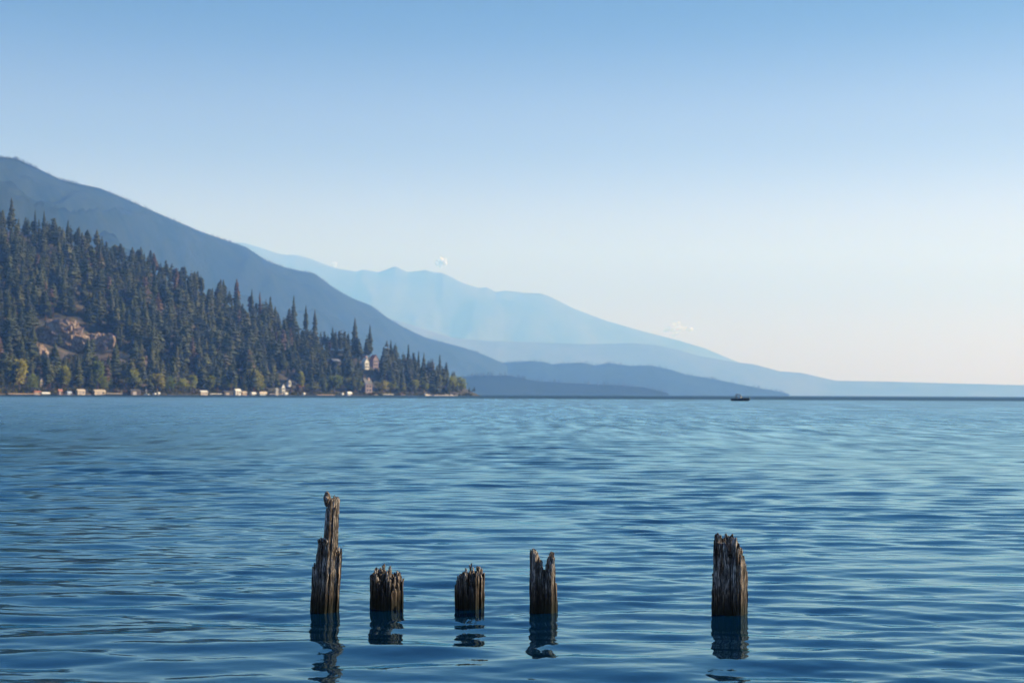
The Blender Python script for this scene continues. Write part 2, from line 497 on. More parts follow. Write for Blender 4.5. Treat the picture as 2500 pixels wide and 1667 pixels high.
def cloud_mat(name, opacity):
    m, nt, b, out = new_mat(name)
    b.inputs['Base Color'].default_value = (0.97, 0.97, 0.97, 1)
    b.inputs['Roughness'].default_value = 1.0
    b.inputs['Specular IOR Level'].default_value = 0.0
    tr = N(nt, 'ShaderNodeBsdfTranslucent'); tr.inputs['Color'].default_value = (0.97, 0.97, 0.97, 1)
    mx = N(nt, 'ShaderNodeMixShader'); mx.inputs[0].default_value = 0.5
    nt.links.new(b.outputs[0], mx.inputs[1]); nt.links.new(tr.outputs[0], mx.inputs[2])
    tp = N(nt, 'ShaderNodeBsdfTransparent')
    m2 = N(nt, 'ShaderNodeMixShader'); m2.inputs[0].default_value = opacity
    nt.links.new(tp.outputs[0], m2.inputs[1]); nt.links.new(mx.outputs[0], m2.inputs[2])
    nt.links.new(m2.outputs[0], out.inputs['Surface'])
    return m
M['cloud'] = cloud_mat('white_cloud', .45)
M['thin_cloud'] = cloud_mat('thin_cloud', .34)


# ------------------------------------------------------------------ the lake
# piles: waterline centre (photo px), half width (px), front waterline row
PILES = [dict(cx=792, r=35.0, wy=1497), dict(cx=943.5, r=39.5, wy=1487), dict(cx=1147, r=37.5, wy=1488),
         dict(cx=1327, r=35.0, wy=1497), dict(cx=1781, r=45.0, wy=1505)]
for p in PILES:
    f = on_water(p['cx'], p['wy'])
    p['ppm'] = FPX / f.y
    p['rad'] = p['r'] / p['ppm']
    p['Y'] = f.y + p['rad'] * 0.95
    p['ppm'] = FPX / p['Y']
    p['rad'] = p['r'] / p['ppm']
    c = at(p['cx'], p['wy'], p['Y'])
    p['X'] = c.x

def lake_waves(x, y, sp):
    """height of the wavelets; sp = local mesh spacing, waves too short for it fade out"""
    r = np.random.default_rng(5)
    z = np.zeros_like(x)
    gust = 0.85 + 0.45 * fbm(x * 0.10, y * 0.06, 0, 31, 3)
    gust2 = 0.9 + 0.6 * fbm(x * 0.35, y * 0.20, 0, 57, 2)
    n = 96
    for k in range(n):
        u = (k + r.random()) / n
        lam = 0.13 * (24.0 ** u)                       # 0.13 .. 3.1 m
        ang = r.normal(0, 0.34 if lam < 0.5 else 0.24) + 0.05
        kk = 2 * math.pi / lam
        peak = math.exp(-((math.log(lam / 0.50)) / 0.95) ** 2)
        slope = 0.0165 * (0.46 + peak)
        a = slope / kk
        ph = r.random() * 6.283
        fade = np.clip((lam / sp - 2.5) / 2.5, 0, 1)
        arg = kk * (x * math.sin(ang) + y * math.cos(ang)) + ph
        w = np.sin(arg)
        w = w + 0.18 * np.cos(2 * arg)                   # slightly peaked crests
        z += a * fade * w * (gust if lam > 0.5 else gust2)
    for p in PILES:
        d = np.hypot(x - p['X'], y - p['Y'])
        near = d < 1.6
        z[near] += (0.0016 * np.sin(2 * math.pi * d[near] / 0.13) * np.exp(-(d[near] - p['rad']) / 0.28))
    return z

def build_lake():
    rad = [0.3, 1.0, 2.0, 3.0, 4.0]
    while rad[-1] < 260:
        rad.append(rad[-1] + max(0.028, 0.0030 * rad[-1]))
    while rad[-1] < 27500:
        rad.append(rad[-1] * 1.035)
    rad = np.array(rad)
    dense = np.radians(np.linspace(-27, 27, 600))
    coarse = np.radians(np.linspace(27, 333, 90)[1:-1])
    th = np.concatenate([dense, coarse])
    nr, nt_ = len(rad), len(th)
    sp = np.concatenate([np.diff(rad), [rad[-1] * .03]])
    RR, TT = np.meshgrid(rad, th, indexing='ij')
    X, Y = RR * np.sin(TT), RR * np.cos(TT)
    SP = np.maximum(np.broadcast_to(sp[:, None], RR.shape), RR * (dense[1] - dense[0]))
    SP = np.where(np.arange(nt_)[None, :] >= len(dense), np.maximum(SP, RR * .06), SP)
    Z = np.zeros_like(X)
    w = rad < 270
    Z[w] = lake_waves(X[w], Y[w], SP[w])
    V = np.stack([X, Y, Z], -1).reshape(-1, 3)
    i = np.arange(nr - 1)[:, None]; j = np.arange(nt_)[None, :]
    a = i * nt_ + j; bq = i * nt_ + (j + 1) % nt_
    F = np.stack([a, bq, bq + nt_, a + nt_], -1).reshape(-1, 4)
    me = fast_mesh("lake_water", V, F, True)
    me.materials.append(M['water'])
    o = bpy.data.objects.new("lake_water", me)
    COL.objects.link(o)
    tag(o, "rippled blue lake water stretching to the far shore", kind="structure")
build_lake()

# ------------------------------------------------------------------ mountains
def ridge(name, label, sky, dist, depth, mat, seed, rough, ncol=260, nrow=46, rows_back=5):
    """a range whose crest passes through the given skyline; dist(px) = distance of the crest"""
    sx = np.array([s[0] for s in sky], float); sy = np.array([s[1] for s in sky], float)
    px = np.linspace(sx[0], sx[-1], ncol)
    py = np.interp(px, sx, sy)
    V = []; grid = []
    crest = []
    for k in range(ncol):
        Yc = dist(px[k])
        c = at(px[k], py[k], Yc)
        crest.append((c.x, c.y, max(c.z, 0.5)))
    crest = np.array(crest)
    kern = np.exp(-np.linspace(-2, 2, 61) ** 2); kern /= kern.sum()
    soft = np.convolve(np.pad(crest[:, 2], 30, mode='edge'), kern, 'valid')
    ts = np.concatenate([np.linspace(0, 1, nrow), 1 + np.linspace(0, .5, rows_back + 1)[1:]])
    P = np.zeros((len(ts), ncol, 3))
    for i, t in enumerate(ts):
        Yc = crest[:, 1]
        hz_ = soft + (crest[:, 2] - soft) * min(1, max(0, (t - .55) / .45)) ** 2
        dp = depth * np.clip(soft / soft.max(), 0.12, 1)
        Y = Yc - dp * (1 - t)
        X = crest[:, 0] / Yc * Y
        if t <= 1: prof = 0.25 * t + 0.75 * t ** 1.25
        else: prof = 1 - (t - 1) * 1.6
        z = hz_ * prof - (1 - t) * 1.0
        if 0 < t:
            amp = rough * crest[:, 2] * (math.sin(min(t, 1) * math.pi) ** .7 if t < 1 else 0)
            rel = np.abs(fbm(X / (crest[:, 1] * .1), Y / (crest[:, 1] * .18), 0, seed, 5)) * -1.4 + 0.45
            z = z + amp * rel
        P[i] = np.stack([X, Y, z], -1)
    V = P.reshape(-1, 3)
    i = np.arange(len(ts) - 1)[:, None]; j = np.arange(ncol - 1)[None, :]
    a = i * ncol + j
    F = np.stack([a, a + 1, a + 1 + ncol, a + ncol], -1).reshape(-1, 4)
    me = fast_mesh(name, V, F, True)
    me.materials.append(mat)
    o = bpy.data.objects.new(name, me)
    COL.objects.link(o)
    tag(o, label, kind="structure")
    return P

RANGE2 = [(-420,250),(-200,312),(0,383),(40,388),(85,408),(150,440),(245,460),(320,492),(400,527),(480,562),(560,590),(600,603),(651,637),
          (700,655),(768,668),(819,706),(860,728),(906,746),(945,775),(983,798),(1039,824),(1090,838),(1136,850),(1180,866),(1228,886),(1290,915),(1360,955)]
RANGE3A = [(300,577),(500,586),(600,594),(640,606),(675,618),(698,622),(725,622),(760,632),(800,648),(826,656),(870,663),(885,658),(905,661),(922,665),(940,659),(964,650),(980,657),(995,664),
           (1040,659),(1062,665),(1080,666),(1105,678),(1130,691),(1170,703),(1187,701),(1200,707),(1210,713),(1235,709),(1280,715),(1320,716),(1345,725),(1400,753),(1480,783),(1560,806),(1650,829),(1720,850),(1800,883),(1900,925),(1990,950)]
RANGE3B = [(960,780),(1110,826),(1200,832),(1304,835),(1416,840),(1544,838),(1600,842),(1650,852),(1704,868),(1787,883),(1841,889),(1903,906),(1957,910),(2000,920),(2040,929),(2160,931),(2300,935),(2500,940),(2700,944),(3000,948)]
SPIT = [(1080,930),(1160,905),(1229,885),(1294,881),(1330,884),(1351,890),(1367,887),(1420,885),(1453,892),(1486,886),(1539,893),(1588,892),(1641,903),(1673,914),(1735,924),(1796,936),(1857,948),(1905,956),(1927,962)]
SPIT2 = [(1090,925),(1159,917),(1245,917),(1306,930),(1408,936),(1500,940),(1571,945),(1610,954),(1632,961)]

ridge("mountain_ridge", "long blue forested mountain ridge sloping down behind the headland", RANGE2,
      lambda x: 5000 + 5400 * min(1, max(-.2, x / 1250)), 3000, M['mountain'], 3, 0.27, 360, 70)
ridge("far_mountains", "pale hazy far mountain range with a small pointed peak", RANGE3A,
      lambda x: 25500, 5600, M['far_mountain'], 9, 0.20, 340, 60)
ridge("far_shore_hills", "pale low hills running along the far shore to the right edge", RANGE3B,
      lambda x: 19500, 3000, M['far_mountain'], 12, 0.16, 280, 40)
Pspit = ridge("wooded_point", "low wooded point reaching into the lake behind the headland", SPIT,
      lambda x: 10500 - 700 * max(0, (x - 1100) / 830), 1000, M['low_land'], 15, 0.3, 280, 36)
ridge("near_wooded_point", "lower front slope of the wooded point at the water", SPIT2,
      lambda x: 6600, 330, M['low_land'], 18, 0.06, 160, 16)

# ------------------------------------------------------------------ the headland
SHORE = [(-350,940),(-200,985),(0,1060),(300,1180),(600,1340),(900,1520),(1100,1660),(1172,1715)]
CANOPY = [(-350,355),(-200,420),(0,506),(60,518),(110,530),(180,552),(250,575),(320,600),(380,622),(460,658),(560,702),(660,740),(720,772),(780,808),(866,812),(920,830),
          (960,850),(1020,872),(1080,895),(1120,918),(1145,943),(1165,958),(1172,964)]
DEPTH = [(-350,560),(0,480),(400,380),(800,240),(1000,150),(1100,80),(1172,22)]
_f = lambda tab: (np.array([a for a, b in tab], float), np.array([b for a, b in tab], float))
shx, shy = _f(SHORE); cax, cay = _f(CANOPY); dex, dey = _f(DEPTH)

def ridge_z(px):
    px = np.asarray(px, float)
    Y = np.interp(px, shx, shy) + np.interp(px, dex, dey)
    yy = np.interp(px, cax, cay)
    hor = 962.4 + (px - 1238) * 0.0043
    z = CAM_H + (hor - yy) / FPX * Y
    tree = np.interp(px, [-350, 900, 1080, 1172], [23, 22, 15, 1.0])
    return np.maximum(z - tree, 0.8)

def hill(px, t):
    """ground point of the headland; t = 0 at the shoreline, 1 on the ridge"""
    px = np.asarray(px, float); t = np.asarray(t, float)
    Ys = np.interp(px, shx, shy); dp = np.interp(px, dex, dey)
    Y = Ys + dp * t + np.interp(t, [0, .2], [0, 1]) * 0 + 9 * fbm(px / 60, t * 0, 0, 77, 2) * np.clip(1 - t, 0, 1)
    X = (px - 1250) / FPX * Y
    tt = np.clip(t, 0, 1)
    prof = np.where(tt < .07, tt / .07 * .035, .035 + .965 * ((tt - .07) / .93) ** 1.12)
    back = np.clip(t - 1, 0, 1)
    z = ridge_z(px) * (prof - back * 1.3) + 4.5 * fbm(X / 30, Y / 30, 0, 41, 3) * np.clip((tt - .05) * 5, 0, 1) * np.clip(ridge_z(px) / 40, 0, 1)
    z = np.where(t <= 0.001, -0.8, np.maximum(z, -30))
    return X, Y, z

def build_headland():
    px = np.linspace(-350, 1172, 300)
    ts = np.concatenate([[-.02, 0, .004, .012, .03], np.linspace(.06, 1, 60), [1.1, 1.3, 1.6]])
    PX, T = np.meshgrid(px, ts)
    X, Y, Z = hill(PX, np.maximum(T, 0))
    Z[0] = -2.0; Y[0] -= 2
    Z[2] = np.minimum(0.5, Z[2] + .5)
    V = np.stack([X, Y, Z], -1).reshape(-1, 3)
    n = len(px)
    i = np.arange(len(ts) - 1)[:, None]; j = np.arange(n - 1)[None, :]
    a = i * n + j
    F = np.stack([a, a + 1, a + 1 + n, a + n], -1).reshape(-1, 4)
    me = fast_mesh("headland_hill", V, F, True)
    me.materials.append(M['ground'])
    o = bpy.data.objects.new("headland_hill", me)
    COL.objects.link(o)
    tag(o, "steep forested headland sloping down to the lake at the left", kind="structure")
build_headland()

def hill_at(px, py):
    """the hill point seen at a photograph pixel (nearest t)"""
    t = np.linspace(0, 1, 400)
    X, Y, Z = hill(np.full(400, float(px)), t)
    hor = 962.4 + (px - 1238) * 0.0043
    yy = hor - (Z - CAM_H) / Y * FPX
    k = int(np.argmin(np.abs(yy - py)))
    return Vector((X[k], Y[k], Z[k])), float(t[k])

# rock cliffs and bare banks on the slope
CLIFFS = [(142, 834, 76, 50, 'grey rock cliff with a dry brown grass top on the slope at far left', 'cliff', M['rock']),
          (252, 846, 36, 32, 'smaller pale rock face just right of the big cliff', 'cliff', M['rock']),
          (150, 797, 56, 12, 'brown dry grass slope capping the big rock cliff', 'bank', M['dry_grass']),
          (214, 822, 26, 9, 'brown grass bank between the two rock faces', 'bank', M['dry_grass']),
          (98, 862, 22, 20, 'low brown rock outcrop under the left end of the cliff', 'cliff', M['rock']),
          (306, 874, 24, 9, 'tan bare earth bank right of the rock faces', 'bank', M['dry_grass']),
          (357, 876, 13, 9, 'small tan bare patch between dark shore conifers', 'bank', M['dry_grass']),
          (407, 874, 15, 9, 'orange tan bare bank above the shore trees', 'bank', M['dry_grass']),
          (466, 922, 15, 11, 'pale tan bank behind the yellow shore trees', 'bank', M['dry_grass']),
          (585, 908, 16, 7, 'brownish bare strip above the white lake cabin', 'bank', M['dry_grass'])]
def rock_face(px, py, hw, hh, label, cat, mat, seed):
    c, t = hill_at(px, py)
    s = c.y / FPX
    nu, nv = 40, 26
    U, Vv = np.meshgrid(np.linspace(0, 2 * math.pi, nu, endpoint=False), np.linspace(0.02, math.pi - .02, nv))
    dx, dy, dz = np.sin(Vv) * np.cos(U), np.sin(Vv) * np.sin(U), np.cos(Vv)
    # steep face towards the lake, flat top: superellipsoid
    pw = lambda q, e: np.sign(q) * np.abs(q) ** e
    x, y, z = pw(dx, .7) * hw * s, pw(dy, .8) * (hh * s * 0.75 + 3), pw(dz, .75) * hh * s
    z = z + (np.abs(x) / (hw * s)) ** 2 * -hh * s * .25
    k = 1 + 0.22 * fbm(x / 7 + seed, y / 7, z / 9, seed, 4) - 0.25 * np.abs(fbm(x / 3, y / 3, z / 12, seed + 5, 3))
    P = np.stack([x * k, y * k, z * k], -1).reshape(-1, 3)
    i = np.arange(nv - 1)[:, None]; j = np.arange(nu)[None, :]
    a = i * nu + j; bq = i * nu + (j + 1) % nu
    F = np.stack([a, a + nu, bq + nu, bq], -1).reshape(-1, 4)
    F = np.concatenate([F])
    name = 'rock_cliff' if cat == 'cliff' else 'bare_bank'
    me = fast_mesh(name, P, F, False)
    me.materials.append(mat)
    o = bpy.data.objects.new(name, me)
    o.location = c + Vector((0, -3.5 if cat == 'cliff' else 0.5, 0))
    COL.objects.link(o)
    tag(o, label, kind="structure")
for k, c in enumerate(CLIFFS): rock_face(*c, seed=60 + k)

# ------------------------------------------------------------------ trees
def conifer_arrays(r, whorls, per, width, base, lean=0.0, rounded=False):
    """unit-height conifer crown: drooping wedge-shaped boughs around a stem -> V, F(tri)"""
    V, F = [], []
    for w in range(whorls):
        u = (w + r.random() * .8) / whorls
        z = base + (1 - base) * u * .985
        env = width * ((1 - u) ** 0.72) * (0.55 + 0.45 * min(1, u * 6 + .35))
        if rounded: env = width * (math.sin(math.pi * (0.10 + 0.88 * u)) ** .55) * 1.05
        env *= (0.5 + 0.75 * r.random()) if rounded else (0.72 + 0.5 * r.random())
        for k in range(per):
            if r.random() < 0.10: continue
            if rounded: z = base + (1 - base) * min(.97, max(0, u + r.uniform(-1.2, 1.2) / whorls))
            a = 2 * math.pi * (k + r.random() * .8) / per + w * 1.1
            L = (env * ((0.30 + 0.8 * r.random()) if rounded else (0.55 + 0.65 * r.random()))) + 0.008
            droop = -0.10 * L - (0.25 * L * (1 - u)) + 0.12 * L * r.random() + (0.35 * L if u > .85 else 0)
            wd = L * (0.46 + 0.30 * r.random())
            th = (0.035 + 0.04 * r.random()) if rounded else (0.020 + 0.035 * r.random())
            ca, sa = math.cos(a), math.sin(a)
            b = len(V)
            x0 = lean * z
            V += [(x0 + ca * .004, sa * .004, z + th),
                  (x0 + ca * L * .55 - sa * wd, sa * L * .55 + ca * wd, z + droop * .5),
                  (x0 + ca * L * .55 + sa * wd, sa * L * .55 - ca * wd, z + droop * .5),
                  (x0 + ca * L, sa * L, z + droop),
                  (x0 + ca * L * .5, sa * L * .5, z + droop * .5 - th * .9),
                  (x0 + ca * L * .6, sa * L * .6, z + droop * .4 + th * .9)]
            F += [(b, b+5, b+1), (b, b+2, b+5), (b+5, b+3, b+1), (b+5, b+2, b+3), (b, b+1, b+4), (b, b+4, b+2), (b+4, b+1, b+3), (b+4, b+3, b+2)]
    b = len(V)
    V += [(lean + .010, 0, .965), (lean - .006, .009, .965), (lean - .006, -.009, .965), (lean, 0, 1.0)]
    F += [(b, b+1, b+3), (b+1, b+2, b+3), (b+2, b, b+3)]
    return np.array(V), np.array(F)

def trunk_mb(h, r0, lean=0.0, n=6):
    m = MB()
    m.tube((0, 0, -.06), (lean * .5, 0, h * .5), r0, r0 * .65, n)
    m.tube((lean * .5, 0, h * .5), (lean * .96, 0, h * .96), r0 * .65, r0 * .12, n)
    return m

CV = []        # conifer variants: (crown mesh, trunk mesh)
tr = random.Random(4)
for k in range(14):
    width = [.13, .16, .19, .15, .21, .12, .24, .17, .14, .13, .15, .12, .17, .14][k]
    base = [.10, .16, .30, .06, .34, .22, .26, .12, .38, .32, .42, .28, .36, .5][k]
    V, F = conifer_arrays(tr, [26, 22, 18, 28, 15, 24, 14, 24, 18, 22, 18, 24, 18, 16][k], [7, 8, 8, 7, 9, 6, 9, 7, 7, 9, 9, 8, 10, 9][k], width, base, rounded=k >= 9)
    me = fast_mesh("crown", V, F, False)
    me.materials.append(M['needles'])
    t = trunk_mb(1.0, .014)
    tm = bpy.data.meshes.new("trunk"); tm.from_pydata(t.v, [], t.f); tm.materials.append(M['bark'])
    CV.append((me, tm))
LOW = [conifer_arrays(tr, 11, 5, w, b) for w, b in ((.14, .10), (.17, .14), (.20, .28), (.13, .2), (.22, .3))] + \
      [conifer_arrays(tr, 12, 7, w, b, rounded=True) for w, b in ((.13, .25), (.15, .3))]

def place_tree(name, crown, trunk, loc, h, rz, wide, label, cat, group):
    o = empty(name, loc, rz)
    o.scale = (h * wide, h * wide, h)
    for nm, me in (("trunk", trunk), ("crown", crown)):
        c = bpy.data.objects.new(nm, me); COL.objects.link(c); c.parent = o
    tag(o, label, cat, group)
    return o

# scatter over the headland
OPEN = ((84, 120, 790, 866), (152, 206, 790, 868), (120, 152, 786, 812), (206, 228, 816, 828), (228, 277, 822, 868), (289, 324, 866, 880), (349, 363, 868, 882), (397, 419, 866, 882),
        (886, 904, 872, 900), (908, 926, 866, 896), (686, 698, 935, 961), (702, 713, 925, 942), (888, 914, 926, 956), (810, 834, 876, 888),
        (727, 745, 938, 955), (456, 478, 914, 930), (574, 598, 902, 912), (97, 106, 920, 945))
def clear_zone(px, py_base, py_top):
    """keep the cliff, bank and house faces open: no tree standing right in front of them"""
    for (a, b, y0, y1) in OPEN:
        mg = 8 if a > 680 else 3
        if a - mg <= px <= b + mg and py_base > y0 + 4 and py_top < y1 - 4: return True
    return False

cand = []
tries = 0
cells = {}
while len(cand) < 2000 and tries < 120000:
    tries += 1
    px = rng.uniform(-330, 1160); t = rng.uniform(.035, 1.03)
    Ys = np.interp(px, shx, shy); dp = np.interp(px, dex, dey)
    if rng.random() > dp * Ys / (520 * 1150): continue
    X, Y, Z = hill(px, t)
    X, Y, Z = float(X), float(Y), float(Z)
    key = (int(X // 4.6), int(Y // 6.0))
    if key in cells: continue
    hor = 962.4 + (px - 1238) * 0.0043
    pyb = hor - (Z - CAM_H) / Y * FPX
    h = float(np.clip(rng.normal(25, 5.0), 12, 35))
    if t < .12: h *= .85
    if t > .8: h *= .8
    h *= float(np.interp(px, [900, 1080, 1150], [1, .85, .35]))
    for q in range(4):
        if not clear_zone(px, pyb, pyb - h / Y * FPX): break
        h *= .68
    else: continue
    cells[key] = 1
    cand.append((px, t, X, Y, Z, h, pyb))

# emergent trees read off the photograph: (px, py of the tip, height m, variant, width factor, label)
EMERGE = [(22,483,27,6,.85,'tall dark conifer topping the skyline at the far left edge'),
          (80,513,21,0,.9,'slim conifer on the skyline right of the tallest far left tree'),
          (102,514,24,1,.9,'lone thin reddish conifer standing clear of the far left skyline'),
          (161,537,26,1,.95,'pointed dark conifer rising above the skyline over the rock cliff'),
          (188,553,22,2,.9,'bushy conifer on the skyline just right of the pointed one above the cliff'),
          (241,587,20,0,.9,'slim skyline conifer left of a low gap in the ridge trees'),
          (276,597,20,3,.9,'thin skyline conifer of a close pair, left of the two broad trees'),
          (293,596,22,1,1,'thicker skyline conifer of the close pair left of the two broad trees'),
          (340,603,27,4,.9,'tall broad conifer on the mid skyline, left of two neighbours'),
          (365,610,27,1,1.1,'tall full conifer on the mid skyline, right of two neighbours'),
          (436,660,21,7,.9,'narrow conifer on the skyline right of the two broad trees'),
          (464,668,23,1,.95,'dark conifer on the skyline left of a sparse stretch'),
          (477,668,23,0,1,'second dark conifer of a pair on the mid skyline'),
          (576,681,28,4,.9,'big rounded conifer on the skyline left of centre of the slope'),
          (613,706,24,1,.9,'dark pointed conifer right of the big rounded skyline tree'),
          (633,713,23,0,1,'slender conifer on the skyline beside a broad dark crown'),
          (659,724,25,6,1.0,'broad round-topped dark conifer on the right part of the skyline'),
          (716,722,33,1,.85,'very tall pointed conifer above the white lakeside house'),
          (746,746,27,8,.8,'sparse conifer with gappy crown right of the very tall one'),
          (768,756,30,3,1.0,'tall full conifer stepping down the skyline, right of the gappy one'),
          (812,798,24,0,1,'short slim skyline conifer left of the twin tall trees'),
          (866,776,34,1,1.0,'tall dark conifer rising behind the white hillside house'),
          (903,793,30,1,.9,'pointed conifer right of the tall one behind the white hillside house'),
          (954,830,25,0,1,'narrow conifer on the skyline right of the rust roofed house'),
          (997,841,32,5,.8,'thin tall conifer standing alone left of the headland tip'),
          (1022,857,30,5,.8,'slim dark conifer second from the left in the row at the tip'),
          (1035,861,29,8,.7,'sparse see-through conifer in the row at the headland tip'),
          (1052,875,26,8,.6,'thinnest gappy conifer in the row at the headland tip'),
          (1074,866,33,5,.85,'tallest conifer near the tip of the headland'),
          (1090,884,30,2,.85,'dense dark conifer right beside the tallest one at the tip')]
for k, (px, py, h, var, wd, lab) in enumerate(EMERGE):
    Yr = float(np.interp(px, shx, shy) + np.interp(px, dex, dey) * (0.97 if px < 850 else (.6 if px < 990 else .45)))
    tip = at(px, py, Yr)
    # stand it on the hill: slide in depth until the ground meets the foot
    best = min(np.linspace(.2, 1.0, 160), key=lambda t: abs((lambda q: CAM_H + ray(px, py).z * q[1] - q[2] - h)([float(a) for a in hill(px, t)])))
    X, Y, Z = [float(a) for a in hill(px, best)]
    htip = CAM_H + ray(px, py).z * Y - Z
    place_tree("conifer_tree", *CV[var], (X, Y, Z), max(htip, 8), k * 1.3, wd * min(1.25, max(.8, h / max(htip, 8))), lab, "conifer", "conifers that stand out on the headland skyline")

ZONES = [  # (test, label, group)
    (lambda x, t, y: t > .82 and x < 300, 'ordinary dark conifer in the ridge tree line above the rock cliff', 'ridge line conifers above the cliff'),
    (lambda x, t, y: t > .82 and x < 650, 'ordinary dark conifer in the ridge tree line over the middle docks', 'ridge line conifers over the middle docks'),
    (lambda x, t, y: t > .82, 'ordinary dark conifer in the low ridge tree line near the headland tip', 'ridge line conifers near the tip'),
    (lambda x, t, y: x < 200 and y < 800, 'dark green conifer in the dense slope straight above the big rock cliff', 'conifers above the big rock cliff'),
    (lambda x, t, y: x < 330 and y < 800, 'dark green conifer in the dense slope above the smaller rock face', 'conifers above the smaller rock face'),
    (lambda x, t, y: x < 75 and y < 890, 'dark conifer left of the big rock cliff at the photo edge', 'conifers left of the rock cliff'),
    (lambda x, t, y: x < 330 and y < 890, 'dark conifer standing beside or between the two rock faces', 'conifers around the rock faces'),
    (lambda x, t, y: x < 160, 'dark conifer near the water behind the far left docks', 'shore conifers behind the far left docks'),
    (lambda x, t, y: x < 330, 'dark conifer near the water behind the large cream boathouse', 'shore conifers behind the cream boathouse'),
    (lambda x, t, y: x < 500 and y < 850, 'dark green conifer high on the slope above the tan bare banks', 'conifers above the tan banks'),
    (lambda x, t, y: x < 700 and y < 850, 'dark green conifer high on the slope above the white lake cabin', 'conifers high above the lake cabin'),
    (lambda x, t, y: x < 420, 'dark conifer low on the slope around the small tan bare patches', 'low conifers around the bare patches'),
    (lambda x, t, y: x < 540, 'dark conifer low on the slope behind the long white dock', 'low conifers behind the long white dock'),
    (lambda x, t, y: x < 620, 'dark conifer low on the slope behind the white lake cabin', 'low conifers behind the lake cabin'),
    (lambda x, t, y: x < 700, 'dark conifer low on the slope left of the white lakeside houses', 'low conifers left of the white houses'),
    (lambda x, t, y: x < 870 and y < 915, 'dark conifer on the slope between lakeside houses and white hillside house', 'conifers left of the hillside house'),
    (lambda x, t, y: y < 915, 'dark conifer on the slope right of the rust roofed hillside house', 'conifers right of the hillside house'),
    (lambda x, t, y: x < 880, 'dark conifer near the water left of the big mauve house', 'shore conifers left of the mauve house'),
    (lambda x, t, y: True, 'dark conifer near the water between the mauve house and the tip', 'shore conifers towards the tip')]
def zone_label(px, t, pyb):
    for f, lab, grp in ZONES:
        if f(px, t, pyb): return lab, grp
inview = [c for c in cand if c[0] > -12]
score = sorted(inview, key=lambda c: -(c[5] / c[3]) * (1.25 if c[1] > .9 else 1) * (1.15 if c[1] < .2 else 1))
solo = set(id(c) for c in score[:270])
for k, c in enumerate(cand):
    if id(c) in solo:
        px, t, X, Y, Z, h, pyb = c
        lab, grp = zone_label(px, t, pyb)
        v = int(rng.integers(0, 9)) if rng.random() < .72 else int(rng.integers(9, len(CV)))
        place_tree("conifer_tree", *CV[v], (X, Y, Z), h, float(rng.uniform(0, 6.28)), float(rng.uniform(1.1, 1.5)), lab, "conifer", grp)

# the rest of the wood, one mass
def forest_mass(name, label, items, protos, mat):
    Vs, Fs, T = [], [], []
    b = 0
    for (X, Y, Z, h, wd) in items:
        V, F = protos[min(int(rng.integers(0, len(protos) + 1)), len(protos) - 1) if len(protos) < 6 else int(rng.choice(len(protos), p=[.17] * 5 + [.075] * 2))]
        a = rng.uniform(0, 6.28); ca, sa = math.cos(a), math.sin(a)
        Q = np.empty_like(V)
        Q[:, 0] = (V[:, 0] * ca - V[:, 1] * sa) * h * wd + X
        Q[:, 1] = (V[:, 0] * sa + V[:, 1] * ca) * h * wd + Y
        Q[:, 2] = V[:, 2] * h + Z
        Vs.append(Q); Fs.append(F + b); b += len(V)
        T.append(np.full(len(V), rng.random()))
    V, F, T = np.concatenate(Vs), np.concatenate(Fs), np.concatenate(T)
    me = fast_mesh(name, V, F, False)
    at_ = me.attributes.new('tint', 'FLOAT', 'POINT')
    at_.data.foreach_set('value', T.astype(np.float32))
    me.materials.append(mat)
    o = bpy.data.objects.new(name, me)
    COL.objects.link(o)
    tag(o, label, "forest", kind="stuff")
forest_mass("forest", "mass of dark conifers filling the headland slope between the nearer trees",
            [(c[2], c[3], c[4], c[5], rng.uniform(1.15, 1.6)) for c in cand if id(c) not in solo], LOW, M['needles_far'])

# low bushes hiding the foot of the bank
def bush_arrays(r):
    V, F = [], []
    for k in range(46):
        d = Vector((r.gauss(0, 1), r.gauss(0, 1), abs(r.gauss(0, 1)))).normalized() * (.35 + .65 * r.random())
        p = Vector((d.x * .75, d.y * .75, d.z))
        sz = r.uniform(.10, .24)
        q = Vector((r.gauss(0, 1), r.gauss(0, 1), r.gauss(0, 1))).normalized().to_track_quat('Z', 'Y')
        b = len(V)
        for a in (0, 1.9, 3.4, 5.0): V.append(tuple(p + q @ Vector((math.cos(a) * sz, math.sin(a) * sz * .8, sz * .3 * math.sin(2 * a)))))
        F += [(b, b+1, b+2), (b, b+2, b+3)]
    return np.array(V), np.array(F)
BUSH = [bush_arrays(tr) for k in range(4)]
under = []
for k in range(1100):
    px = rng.uniform(-60, 1150); t = abs(rng.normal(0, .03)) + .008
    if k % 3 == 0:
        px = rng.uniform(60, 330); t = rng.uniform(.05, .36)
    X, Y, Z = [float(a) for a in hill(px, t)]
    hb = rng.uniform(1.5, 4.6)
    if clear_zone(px, 962 - (Z - CAM_H) / Y * FPX, 962 - (Z + hb - CAM_H) / Y * FPX): continue
    under.append((X, Y, Z - .2, hb, rng.uniform(.8, 1.5)))
forest_mass("undergrowth", "low mixed bushes covering the foot of the headland and the slope round the cliff", under, BUSH,
            foliage_mat('bush_leaves', (0.028, 0.036, 0.016), (0.06, 0.065, 0.026), (0.15, 0.13, 0.04), (0.17, 0.11, 0.06), 0.9, attr=True))

